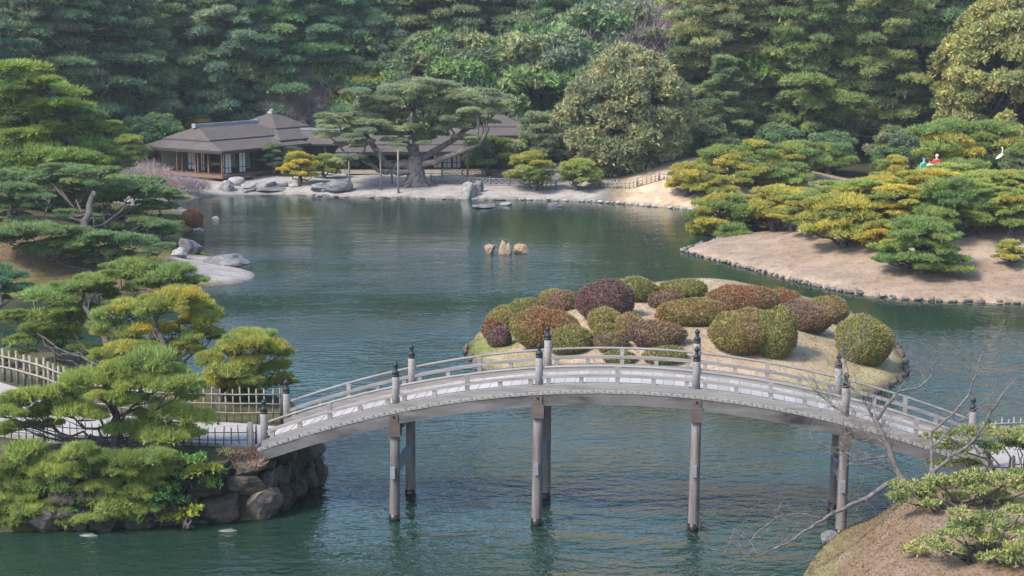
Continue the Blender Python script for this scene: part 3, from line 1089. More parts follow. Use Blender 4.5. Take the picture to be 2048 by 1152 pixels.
def blades(P, N, T, r, per, L, Wd, spread, diamond=False):
    """needles or leaves: 'per' thin faces from every point P about direction N"""
    P, N, T = np.repeat(P, per, 0), np.repeat(N, per, 0), np.repeat(T, per, 0)
    n = len(P)
    d = unit(N + spread * r.normal(size=(n, 3)))
    ln = L * r.uniform(0.65, 1.35, (n, 1))
    s = unit(np.cross(d, N + 0.75 * r.normal(size=(n, 3)))) * Wd * 0.5 * r.uniform(0.7, 1.3, (n, 1))
    T = T * r.uniform(0.82, 1.18, (n, 1))
    if diamond:
        v = np.stack([P, P + d * ln * 0.5 + s, P + d * ln, P + d * ln * 0.5 - s], 1).reshape(-1, 3)
        return v, np.arange(4 * n).reshape(n, 4), np.repeat(T, 4, 0)
    v = np.stack([P - s, P + s, P + d * ln], 1).reshape(-1, 3)
    return v, np.arange(3 * n).reshape(n, 3), np.repeat(T, 3, 0)


def pad_points(r, c, rx, ry, rz, n, yaw=0.0, nb=8, low=-0.25, up=0.75, lump=0.42):
    """points and directions over a flattened, lumpy cushion of foliage"""
    a = r.uniform(0, 2 * math.pi, nb)
    q = np.sqrt(r.uniform(0.02, 1, nb)) * 0.72
    bx, by = q * np.cos(a), q * np.sin(a)
    bzv = 0.35 * (1 - q ** 2) + r.uniform(-0.15, 0.2, nb)
    rs = lump * r.uniform(0.7, 1.25, nb)
    k = r.integers(nb, size=n)
    d = unit(r.normal(size=(n, 3)))
    d[:, 2] = np.where(d[:, 2] < low, -d[:, 2], d[:, 2])
    rad = rs[k][:, None] * (0.72 + 0.28 * np.sqrt(r.uniform(0, 1, (n, 1))))
    p = np.stack([bx[k], by[k], bzv[k]], 1) + d * rad * np.array([1, 1, 1.15])
    p = p * np.array([rx, ry, rz])
    ca, sa = math.cos(yaw), math.sin(yaw)
    R = np.array([[ca, sa, 0], [-sa, ca, 0], [0, 0, 1]])
    nrm = d * np.array([1, 1, 0.6]) * (1 - up) + np.array([0, 0, up])
    return p @ R + np.asarray(c), unit(nrm @ R)


def needle_mesh(name, r, pads, dens, per, L, Wd, spread=0.55, diamond=False, up=0.6, **kw):
    """pads: (centre, rx, ry, rz, yaw, tint); dens = tufts per square metre of pad plan"""
    PP, NN, TT = [], [], []
    for (c, rx, ry, rz, yaw, tint) in pads:
        n = max(14, int(dens * math.pi * rx * ry * (1 + rz / max(rx, ry))))
        p, nn = pad_points(r, c, rx, ry, rz, n, yaw, up=up, **kw)
        t = np.asarray(tint)[None] * r.uniform(0.78, 1.22, (n, 1)) * (1 + 0.10 * r.normal(size=(n, 3)) * np.array([1, 0.5, 0.6]))
        PP.append(p); NN.append(nn); TT.append(np.clip(t * LEAF, 0.004, 1))
    v, f, t = blades(np.concatenate(PP), np.concatenate(NN), np.concatenate(TT), r, per, L, Wd, spread, diamond)
    return npmesh(name, v, f, t)


def branch_pts(a, b_, r, sag=0.15, n=6, jit=0.05):
    a, b_ = np.asarray(a, float), np.asarray(b_, float)
    t = np.linspace(0, 1, n)[:, None]
    L = np.linalg.norm(b_ - a)
    p = a + (b_ - a) * t
    p[:, 2] -= (np.sin(t[:, 0] * math.pi) * sag * L)
    p[1:-1] += r.normal(size=(n - 2, 3)) * jit * L
    return p


def pick(tones, r):
    """tones: list of (weight, colour)"""
    w = np.array([t[0] for t in tones], float)
    return np.array(tones[r.choice(len(tones), p=w / w.sum())][1])


GREEN = [(3, (0.105, 0.145, 0.042)), (3, (0.130, 0.165, 0.044)), (1, (0.165, 0.178, 0.042))]
LIME = [(3, (0.148, 0.182, 0.046)), (3, (0.172, 0.195, 0.048)), (1, (0.118, 0.155, 0.044))]
OLIVE = [(3, (0.195, 0.188, 0.042)), (2, (0.238, 0.205, 0.042)), (2, (0.148, 0.168, 0.042))]
GOLD = [(4, (0.275, 0.220, 0.036)), (2, (0.240, 0.210, 0.040)), (1, (0.165, 0.175, 0.040))]
DEEP = [(3, (0.078, 0.125, 0.044)), (2, (0.100, 0.142, 0.044)), (1, (0.125, 0.158, 0.042))]
DARK = [(3, (0.060, 0.084, 0.050)), (2, (0.080, 0.104, 0.057)), (2, (0.108, 0.126, 0.062))]
GREY = [(3, (0.140, 0.165, 0.085)), (2, (0.110, 0.138, 0.075)), (1, (0.17, 0.19, 0.09))]


def pad_library(seed, n, tufts, per, L, Wd, spread, up, nb, lump):
    out = []
    for i in range(n):
        r = np.random.default_rng(seed + i)
        p, nn = pad_points(r, (0, 0, 0), 1.0, 0.9, 0.40, tufts, 0, nb=nb, up=up, lump=lump, low=-0.15)
        t = r.uniform(0.78, 1.22, (tufts, 1)) * (1 + 0.09 * r.normal(size=(tufts, 3)) * np.array([1, 0.5, 0.6]))
        v, f, tt = blades(p, nn, np.clip(t, 0.3, 1.8), r, per, L, Wd, spread)
        me = npmesh('foliage_pad', v, f, tt)
        me.materials.append(M['leaf'])
        out.append(me)
    return out


PADS = {'near': pad_library(3000, 12, 520, 8, 0.21, 0.030, 0.8, 0.5, 13, 0.34),
        'mid': pad_library(3100, 10, 420, 7, 0.22, 0.048, 0.8, 0.5, 11, 0.34),
        'wide': pad_library(3200, 10, 620, 7, 0.19, 0.038, 0.85, 0.45, 15, 0.30)}


def add_pad(root, c, rx, ry, rz, tint, r, level):
    o = obj('foliage_pad', PADS[level][r.integers(len(PADS[level]))], None, root, c, None, np.clip(np.asarray(tint) * LEAF * r.uniform(0.88, 1.12), 0, 1))
    o.scale = (rx, ry / 0.9, rz / 0.40)
    o.rotation_euler = (r.normal() * 0.05, r.normal() * 0.05, r.uniform(0, 6.28))
    return o


def pruned_pine(label, cat, group, base, wid, hgt, tones, seed, npads=14, q=1.0, skirt=0.25, padsize=0.30, lean=(0, 0), name='pruned_pine', trunk_r=None, bark='bark', flat=0.30):
    """cloud-pruned pine: bent trunk, limbs, and cushions of needles in tiers; q scales needle count and fineness"""
    r = np.random.default_rng(seed)
    root = empty(name, base)
    tag(root, label, cat, group)
    R = wid / 2
    tr = trunk_r or 0.035 * wid + 0.02
    top = np.array((lean[0], lean[1], hgt * 0.86))
    tp = np.array([(0, 0, -0.25), (0.10 * R * r.normal(), 0.06 * R, hgt * 0.2), (0.22 * R * r.normal(), 0.1 * R * r.normal(), hgt * 0.42),
                   tuple(top * 0.7 + np.array((0.12 * R * r.normal(), 0, 0))), tuple(top)])
    tt = np.linspace(0, 1, 11)
    k = np.linspace(0, 1, len(tp))
    tp = np.stack([np.interp(tt, k, tp[:, i]) for i in range(3)], 1)
    mb = MB()
    mb.tube(tp, np.linspace(tr * 1.25, tr * 0.35, len(tp)), 8)
    pads = []
    for i in range(npads):
        f = (i + 0.5) / npads
        zz = skirt + (1 - skirt) * f
        rr = R * (1 - padsize * 0.9) * math.sqrt(max(1 - (max(zz - skirt * 0.6, 0) / (1.04 - skirt * 0.6)) ** 2.1, 0)) * r.uniform(0.55, 1.0)
        a = i * 2.39996 + r.normal() * 0.35
        if i == npads - 1: rr = 0.05 * R
        ps = R * padsize * r.uniform(0.8, 1.3) * (1.0 if f < 0.8 else 1.1)
        c = (rr * math.cos(a) + top[0] * zz, rr * math.sin(a) + top[1] * zz, hgt * zz - ps * flat)
        pads.append((c, ps * 1.15, ps * 0.95, ps * flat * 1.45, a, pick(tones, r)))
        zs = max(hgt * (zz - 0.20), hgt * 0.12)
        s0 = np.array([np.interp(zs, tp[:, 2], tp[:, j]) for j in range(3)])
        mb.tube(branch_pts(s0, np.array(c) - np.array((0, 0, ps * flat * 0.3)), r, 0.08), np.linspace(tr * 0.5, tr * 0.16, 6), 5)
    mb.build('trunk', M[bark], root, True)
    for (c, rx, ry, rz, yaw, tint) in pads:
        add_pad(root, c, rx, ry, rz, tint, r, 'mid')
    return root


def pads_pine(label, cat, group, base, padpx, Y, tones, seed, name='pruned_pine', q=1.0, dY=0.9, flat=0.42, trunk=None, tr=0.12, per=7, L=0.15, Wd=0.022, dens=170, sat=4, level='near'):
    """pine whose cushions are read off the photograph: (x, y, width) in pixels at distance about Y"""
    r = np.random.default_rng(seed)
    base = np.array(base, float)
    root = empty(name, base)
    tag(root, label, cat, group)
    cs, par = [], []
    for (x, y, w) in padpx:
        yy = Y + r.uniform(-dY, dY)
        p = at(x, y, yy)
        cs.append((p - base, w * yy / F / 2 * 1.06))
        par.append(-1)
        pi_ = len(cs) - 1
        for _ in range(sat):
            a_, q_ = r.uniform(0, 6.28), r.uniform(0.30, 0.55)
            p2 = at(x + math.cos(a_) * w * q_, y + math.sin(a_) * w * 0.17 + w * 0.04, yy + r.uniform(-0.25, 0.25) * w * yy / F)
            cs.append((p2 - base, w * yy / F / 2 * r.uniform(0.45, 0.72)))
            par.append(pi_)
    tip = np.mean([c for c, _ in cs], 0)
    tip[2] = max(c[2] for c, _ in cs) - 0.25
    tp = [np.array((0, 0, -0.3)), tip * np.array((0.15, 0.15, 0.35)) + np.array((0.15, 0, 0)), tip * np.array((0.6, 0.6, 0.68)), tip]
    tt = np.linspace(0, 3, 12)
    tp = np.stack([np.interp(tt, range(4), [p[i] for p in tp]) for i in range(3)], 1)
    tp[1:-1, :2] += r.normal(size=(10, 2)) * 0.06
    mb = MB()
    mb.tube(tp, np.linspace(tr * 1.3, tr * 0.3, 12), 9)
    for (c, s), pj in zip(cs, par):
        if pj >= 0:
            mb.tube(branch_pts(cs[pj][0] - np.array((0, 0, s * 0.3)), c - np.array((0, 0, s * 0.1)), r, 0.02, 4, 0.05), np.linspace(tr * 0.14, tr * 0.07, 4), 4, False)
            continue
        zs = np.clip(c[2] - 0.45 * np.linalg.norm(c[:2] - tip[:2]) - 0.25, 0.15, tip[2] * 0.95)
        s0 = np.array([np.interp(zs, tp[:, 2], tp[:, j]) for j in range(3)])
        e = c - np.array((0, 0, s * 0.12))
        bp = branch_pts(s0, e, r, 0.05, 7, 0.05)
        mb.tube(bp, np.linspace(tr * 0.36, tr * 0.12, 7), 6)
        for _ in range(2):                                       # twigs fanning out under the cushion
            a = r.uniform(0, 6.28)
            e2 = c * 1.0 + np.array((math.cos(a) * s * 0.7, math.sin(a) * s * 0.7, s * 0.05))
            mb.tube(branch_pts(bp[4], e2, r, 0.0, 4, 0.06), np.linspace(tr * 0.16, tr * 0.05, 4), 4, False)
    mb.build('trunk', M['bark'], root, True)
    for c, s in cs:
        add_pad(root, c, s * 1.08, s * r.uniform(0.85, 1.1), s * flat * r.uniform(0.85, 1.2), pick(tones, r), r, level)
    return root


# ---- pines on the near bank
zb = 1.5
pads_pine('green pruned pine behind the bamboo fence, spreading over the inlet', 'pine tree', None, (*g(225, 770, zb), zb),
          [(268, 540, 95), (345, 552, 108), (213, 557, 80), (147, 577, 72), (204, 587, 60), (277, 575, 55), (102, 600, 130), (158, 618, 56), (113, 643, 130), (33, 632, 60),
           (97, 665, 60), (55, 686, 92), (131, 678, 84), (177, 700, 60), (22, 712, 60), (60, 655, 60), (235, 612, 50)], 50.5, GREEN, 401, flat=0.36)
pads_pine('yellow-tipped pruned pine behind the bamboo fence beside the green one', 'pine tree', None, (*g(330, 790, zb), zb),
          [(350, 603, 105), (318, 618, 80), (385, 620, 85), (268, 630, 105), (219, 659, 70), (405, 650, 98), (292, 672, 85), (339, 662, 66), (208, 713, 55), (355, 700, 78), (385, 682, 60),
           (248, 700, 75), (300, 705, 60), (425, 670, 50), (230, 735, 60), (330, 735, 70)], 47.5, OLIVE + GREEN[1:] + LIME[:1], 402, flat=0.5)
pads_pine('golden green pruned pine leaning over the water next to the bridge end', 'pine tree', None, (*g(440, 800, zb), zb),
          [(506, 704, 120), (550, 712, 70), (465, 700, 70), (514, 676, 80), (472, 750, 98), (548, 742, 78), (514, 779, 92), (420, 722, 62), (450, 775, 66), (560, 765, 50), (470, 684, 60)],
          45.6, OLIVE + LIME, 403, flat=0.48)
pads_pine('bright green pruned pine between the grid fence and water', 'pine tree', None, (*g(225, 905, zb), zb),
          [(303, 735, 118), (242, 750, 92), (361, 766, 84), (178, 772, 108), (299, 782, 110), (217, 799, 78), (88, 797, 98), (40, 812, 88), (20, 858, 56), (78, 838, 92), (152, 834, 92), (345, 833, 116),
           (244, 868, 88), (340, 880, 108), (130, 800, 80), (265, 765, 80), (335, 745, 60), (375, 790, 50), (10, 830, 60), (300, 868, 50)], 39.9, LIME, 404, flat=0.55, dens=210, dY=0.6)
pads_pine('low green pine sprawling down the stone bank to the water', 'pine tree', None, (*g(150, 960, 0.9), 1.0),
          [(50, 918, 108), (160, 912, 90), (186, 942, 80), (250, 930, 84), (310, 918, 78), (300, 952, 76), (28, 973, 80), (113, 985, 92), (220, 1008, 118), (50, 1028, 100), (140, 1045, 92),
           (90, 950, 80), (10, 1005, 60), (275, 985, 60), (170, 1000, 60), (0, 940, 60), (60, 995, 60), (200, 975, 70), (255, 965, 70), (330, 940, 60), (120, 1020, 70), (180, 1040, 60), (15, 1045, 80), (-20, 1010, 80), (240, 1035, 60), (290, 1025, 60)], 38.72, LIME[:2] + GREEN[:2], 405, flat=0.5, dens=190, dY=0.25)


def leafy_shrub(label, cat, group, base, padpx, Y, tones, seed, L=0.11, Wd=0.05, dens=130, per=5, dY=0.5, flat=0.6, name='leafy_shrub', bark='bark', stems=0.03, spread=0.9, up=0.4):
    r = np.random.default_rng(seed)
    base = np.array(base, float)
    root = empty(name, base)
    tag(root, label, cat, group)
    pads, mb = [], MB()
    for (x, y, w) in padpx:
        yy = Y + r.uniform(-dY, dY)
        c = at(x, y, yy) - base
        s = w * yy / F / 2
        pads.append((c, s * 1.05, s, s * flat, r.uniform(0, 3), pick(tones, r)))
        mb.tube(branch_pts((r.normal() * 0.08, r.normal() * 0.08, -0.2), c, r, -0.05, 7, 0.06), np.linspace(stems * 1.3, stems * 0.3, 7), 6)
    mb.build('stem', M[bark], root, True)
    obj('crown', needle_mesh('crown', r, pads, dens, per, L, Wd, spread, True, up, nb=11, lump=0.38), M['leaf'], root)
    return root


SHR = [(2, (0.060, 0.125, 0.038)), (2, (0.080, 0.150, 0.035)), (1, (0.14, 0.15, 0.03))]
leafy_shrub('dark leafy shrub spilling over the abutment stones', 'shrub', None, (*g(400, 960, 1.0), 1.0), [(404, 948, 80), (440, 945, 50), (370, 955, 60), (385, 925, 60), (360, 930, 60), (420, 970, 50), (345, 960, 60)], 39.25, SHR, 411, 0.10, 0.035)
leafy_shrub('small yellow-green shrub at the waterline of stone bank', 'shrub', None, (*g(380, 1044, 0.2), 0.25), [(380, 1028, 46), (395, 1020, 30), (362, 1036, 30), (340, 1040, 36)], 38.8, [(1, (0.17, 0.19, 0.03))], 412, 0.10, 0.04, dY=0.1)
leafy_shrub('dull green shrub among the wall stones under the pine', 'shrub', None, (*g(310, 1030, 0.3), 0.4), [(313, 1004, 80), (270, 1036, 50), (330, 1034, 46), (335, 985, 60), (300, 975, 60), (260, 1010, 60), (360, 1005, 50)], 38.85, SHR[:2] + [(1, (0.10, 0.09, 0.04))], 413, 0.10, 0.035, dY=0.25)
leafy_shrub('dry brown plant on top of the abutment by the gate post', 'shrub', None, (*g(490, 915, 1.5), 1.5), [(490, 912, 70), (450, 908, 50), (510, 930, 44), (470, 930, 40), (500, 950, 36)], 39.75, [(2, (0.24, 0.155, 0.115)), (1, (0.14, 0.085, 0.06)), (1, (0.16, 0.14, 0.07))], 414, 0.14, 0.018, 110, 6, 0.15, 0.35, up=0.6)
leafy_shrub('dark clipped bush behind the paling fence', 'shrub', None, (*g(95, 765, 1.4), 1.45), [(95, 748, 84), (120, 752, 50), (70, 754, 50)], 47.8, [(1, (0.10, 0.10, 0.035))], 415, 0.09, 0.04, dY=0.2)

# ---- azaleas of the island: clipped domes
RED = (0.255, 0.120, 0.062); RUST = (0.255, 0.150, 0.070); OLV = (0.215, 0.180, 0.062); PUR = (0.150, 0.095, 0.082); MAR = (0.140, 0.070, 0.062)
BRN = (0.220, 0.145, 0.075); OGR = (0.175, 0.182, 0.062)


def azalea(x, y, w, h, cols, label, seed, land=None, group='clipped azaleas of the island'):
    land = land or isl
    r = np.random.default_rng(seed)
    p = land.on(x, y + h * 0.48)
    k = p[1] / F
    rx = w * k / 2 * 1.03
    ry = rx * r.uniform(0.85, 1.0) if w < 1.6 * h else rx * 0.62
    hz = max(h * k * 1.04 - 0.26 * ry, 0.45 * h * k)
    pos = (p[0], p[1] + ry * 0.75, land.z(p[0], p[1] + ry * 0.75) - 0.04)
    root = empty('azalea_bush', pos)
    tag(root, label, 'azalea', group)
    v, f = ICO[3]
    a = r.uniform(0, 6)

    def shape(d):
        s = 1 + 0.06 * np.sin(d[:, 0] * 3.1 + a) + 0.06 * np.sin(d[:, 1] * 3.7 + 2 * a) - 0.06 * np.clip(d[:, 2], 0, 1) ** 3 + 0.02 * np.sin(d[:, 0] * 9 + 3 * a) * np.sin(d[:, 1] * 8 + a) + 0.035 * np.sin(d[:, 2] * 5 + d[:, 0] * 4 + a)
        hor = np.hypot(d[:, 0], d[:, 1])
        prof = np.where(d[:, 2] < 0, 1 - 0.25 * d[:, 2] ** 2, 1)
        return np.stack([d[:, 0] * rx * s * prof, d[:, 1] * ry * s * prof, (d[:, 2] * 0.56 + 0.44) * hz * s], 1)

    c0, c1 = np.array(cols[0]), np.array(cols[1])

    def colour(d, n):
        t = 0.5 + 0.33 * np.sin(d[:, 0] * 2.3 + a) + 0.28 * np.sin(d[:, 1] * 2.9 - d[:, 2] * 2.5 + 2.2 * a) + 0.12 * r.normal(size=n)
        t = np.clip(t, 0, 1)[:, None]
        return (c0 * (1 - t) + c1 * t) * r.uniform(1.0, 1.3, (n, 1))

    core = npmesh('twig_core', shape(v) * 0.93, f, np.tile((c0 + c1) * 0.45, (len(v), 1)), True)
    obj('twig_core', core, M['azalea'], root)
    area = 2 * math.pi * (rx * ry + (rx + ry) / 2 * hz) * 0.8
    n = int(area * 620)
    d = unit(r.normal(size=(n, 3)))
    d = d[d[:, 2] > -0.85]
    n = len(d)
    N = unit(d * np.array([1 / rx, 1 / ry, 1.6 / hz]))
    vv, ff, tt = blades(shape(d) * r.uniform(0.93, 1.0, (n, 1)), N, colour(d, n), r, 3, 0.070, 0.034, 0.75)
    obj('crown', npmesh('crown', vv, ff, tt), M['azalea'], root)
    return root


for i, (x, y, w, h, cols, lb) in enumerate([
        (1015, 615, 60, 40, (OLV, OGR), 'low olive azalea on the rim behind the brown dome'),
        (1050, 610, 62, 38, (OGR, OLV), 'small green azalea behind the big red-green dome'),
        (1005, 641, 74, 52, (BRN, OLV), 'brown-olive azalea dome behind the little purple ball'),
        (983, 655, 40, 40, (PUR, RED), 'dull reddish azalea tucked behind the little purple ball'),
        (998, 673, 47, 46, (PUR, PUR), 'little dark purple azalea ball on the tip of island'),
        (1090, 657, 124, 96, (RED, OLV), 'big azalea dome turning from red to olive green'),
        (1108, 593, 62, 40, (RUST, OLV), 'rust and olive azalea behind the purple-brown dome'),
        (1127, 601, 72, 48, (PUR, BRN), 'purple-brown azalea beside the tall maroon dome'),
        (1212, 598, 120, 90, (MAR, PUR), 'tallest dark maroon azalea dome'),
        (1272, 577, 100, 58, (OLV, OGR), 'broad olive azalea behind the maroon dome'),
        (1212, 641, 74, 54, (OLV, OLV), 'olive azalea in front of the maroon dome'),
        (1263, 654, 64, 58, (OLV, BRN), 'brownish olive azalea right of the path between domes'.replace('right of', 'along')),
        (1210, 662, 45, 40, (OLV, OLV), 'tiny olive azalea between two olive domes'),
        (1140, 681, 100, 64, (OGR, OLV), 'green-olive azalea dome just behind the bridge rail'),
        (1223, 685, 62, 46, (OLV, PUR), 'small purple-topped olive azalea behind the bridge rail'),
        (1317, 672, 104, 60, (BRN, PUR), 'brown azalea with a purple side facing the bare path'),
        (1331, 714, 88, 38, (OLV, OGR), 'low olive azalea half hidden by the bridge rail'),
        (1240, 716, 60, 34, (OLV, OGR), 'flat olive azalea hidden by the bridge rail'),
        (1333, 598, 72, 42, (PUR, BRN), 'small purple azalea behind the long red-brown mound'),
        (1366, 576, 102, 42, (OLV, OGR), 'wide olive azalea on the back shore of island'),
        (1390, 622, 162, 66, (RED, OLV), 'long low red-brown azalea mound'),
        (1488, 595, 134, 74, (RED, BRN), 'brightest red azalea mound'),
        (1571, 597, 58, 48, (RED, OLV), 'small red-brown azalea next to the brightest red mound'),
        (1660, 617, 84, 62, (OLV, BRN), 'olive azalea behind the brown and purple mound'),
        (1620, 632, 112, 74, (BRN, PUR), 'brown and purple azalea mound'),
        (1490, 673, 132, 98, (OLV, BRN), 'large olive-brown azalea dome grown into its grey-green twin'),
        (1552, 672, 92, 108, (OGR, OLV), 'tall grey-green azalea grown into the large olive-brown dome'),
        (1738, 683, 118, 108, (OLV, OGR), 'large round olive azalea standing alone on the island end')]):
    azalea(x, y, w, h, cols, lb, 500 + i)
azalea(383, 434, 46, 40, (RUST, RED), 'russet rounded shrub on the grassy point opposite the tea house', 540, far, None)

# ---- pruned pines on the peninsula
PG = 'pruned pines of the tan peninsula'


def pen_pine(x, y, w, h, tones, seed, label, npads=14, land=None, q=0.62, skirt=0.3, padsize=0.34, group=PG, lean=0.0, flat=0.30):
    land = land or pen
    p = land.on(x, y)
    k = p[1] / F
    return pruned_pine(label, 'pine tree', group, p, w * k, h * k, tones, seed, npads, q, skirt, padsize, (lean, 0), flat=flat)


pen_pine(1838, 548, 215, 112, DEEP + GREEN[:2], 601, 'deep green pruned pine with skirts almost touching the tan slope', 26, skirt=0.16, padsize=0.32, flat=0.24)
pen_pine(1686, 495, 205, 105, OLIVE, 602, 'olive pruned pine with dark leaning trunk on the tan slope', 20, lean=-0.5)
pen_pine(1440, 470, 170, 112, OLIVE + GREEN[:1], 603, 'olive green pine with forked trunk at the peninsula tip', 18)
pen_pine(1553, 462, 150, 90, GOLD + OLIVE[:1], 604, 'orange-gold pruned pine beside the forked one', 14)
pen_pine(1590, 448, 140, 95, GOLD + OLIVE, 605, 'gold pruned pine behind the orange-gold one', 14)
pen_pine(1765, 503, 120, 62, GOLD[:2] + OLIVE, 606, 'low yellow pruned pine against the deep green one', 12)
pen_pine(2022, 475, 160, 95, OLIVE + GREEN, 607, 'olive pine with spreading dark limbs at the edge of tan slope', 18)
pen_pine(2019, 532, 92, 52, OLIVE, 608, 'small olive pine alone on the lower tan slope', 10)
pen_pine(1900, 482, 190, 125, GREEN + DEEP[:1], 609, 'broad green pruned pine standing behind the skirted deep green one', 22)
mass = [(1505, 466, 130, 82), (1615, 474, 120, 88), (1585, 466, 110, 80), (1960, 470, 150, 100), (1500, 452, 150, 95), (1620, 440, 160, 90), (1725, 462, 170, 95), (1800, 470, 180, 95), (1665, 452, 150, 85), (1560, 432, 140, 75), (1690, 425, 170, 80), (1785, 432, 170, 85),
        (1860, 440, 180, 95), (1960, 445, 180, 95), (2040, 440, 160, 95), (1640, 408, 170, 68), (1745, 408, 180, 72), (1835, 408, 180, 72), (1925, 408, 180, 70), (2010, 405, 170, 70), (1575, 412, 150, 65),
        (1700, 388, 170, 56), (1800, 386, 180, 56), (1900, 386, 180, 56), (2000, 380, 170, 60), (2060, 395, 150, 60), (1500, 425, 130, 60), (1760, 445, 160, 80), (1895, 425, 170, 80), (1640, 386, 140, 50), (1990, 425, 170, 80)]
for i, (x, y, w, h) in enumerate(mass):
    tn = (OLIVE, GOLD[:2] + OLIVE, OLIVE + LIME[:1], GREEN + OLIVE, LIME)[(i * 3) % 5]
    tw_ = ('olive', 'golden', 'yellow-green', 'mixed green and olive', 'bright green')[(i * 3) % 5]
    rw_ = 'top of the grove' if y < 400 else ('middle of the grove' if y < 438 else 'open side of the grove')
    pen_pine(x, y, w * 1.12, h * 1.05, tn, 620 + i, '%s pruned pine crowded in the %s' % (tw_, rw_), 24, q=0.58, padsize=0.29, flat=0.19)
# the taller pair and the far mound behind the grove
for i, (x, y, w, h, tn, lb) in enumerate([
        (1895, 345, 175, 105, GOLD[:2] + OLIVE + GREEN, 'taller golden-edged pine behind the people'),
        (1985, 340, 180, 95, GREEN + OLIVE[:1], 'green pine next to the golden-edged one behind the people'),
        (1790, 352, 110, 40, OLIVE, 'low olive pine in front of the people'),
        (1945, 366, 120, 44, GREEN, 'low green pine in front of the bare earth strip'),
        (2042, 366, 120, 78, GREY + GREEN[:1], 'greyish pine with the white heron on its shoulder')]):
    Yp = (101.5, 104, 95.5, 96, 95)[i]
    p = at(x, y, Yp)
    zg = pen.z(p[0], Yp)
    pruned_pine(lb, 'pine tree', None, (p[0], Yp, zg), w * Yp / F, at(x, y - h, Yp)[2] - zg, tn, 660 + i, 20, 0.5, 0.3, 0.36)
FS = 'clipped pines along the far shore'
for i, (x, y, w, h, tn, lb) in enumerate([
        (600, 368, 105, 62, GOLD, 'bright yellow clipped pine beside the tea house rocks'),
        (652, 356, 84, 48, OLIVE + GREEN, 'olive clipped pine half behind the bright yellow one'),
        (548, 352, 62, 66, DARK, 'dark upright clipped plant at the end of the tea house'),
        (585, 350, 70, 56, DARK + DEEP[:1], 'dark rounded pine behind the bright yellow one'),
        (1062, 382, 120, 78, OLIVE + LIME, 'yellow-green clipped pine in front of picket fence'),
        (1157, 381, 112, 62, LIME, 'bright green low clipped pine by the picket fence'),
        (1375, 372, 120, 66, GOLD[:2] + OLIVE, 'golden pine at the end of the low picket fence'),
        (1440, 362, 130, 70, GREEN + OLIVE, 'green pruned pine behind the golden fence-end pine'),
        (1510, 365, 150, 82, GREEN + OLIVE, 'wide green pruned pine with flat top near dark woods'),
        (1500, 384, 130, 52, OLIVE + GREEN, 'olive pine low on the slope under the flat-topped one'),
        (1565, 376, 140, 52, GREEN + LIME[:1], 'green pine low on the slope before the dark woods'),
        (1425, 395, 110, 44, OLIVE + GOLD[:1], 'low golden olive pine on the tan shore slope'),
        (1590, 352, 150, 66, GREEN + OLIVE[:1], 'green pruned pine at the edge of dark woods past the flat-topped one'),
        (1655, 348, 130, 60, DEEP + GREEN, 'dark green pine against the woods behind the grove'),
        (980, 352, 130, 78, GREEN + DEEP, 'green clipped pine in front of the rear house roof'),
        (1075, 345, 130, 120, GREY, 'grey-green tiered pine at the end of rear house'),
        (720, 345, 110, 50, DEEP, 'dark clipped pine in front of the long low roof')]):
    pen_pine(x, y, w, h, tn, 680 + i, lb, 15, far, q=0.46, group=FS)

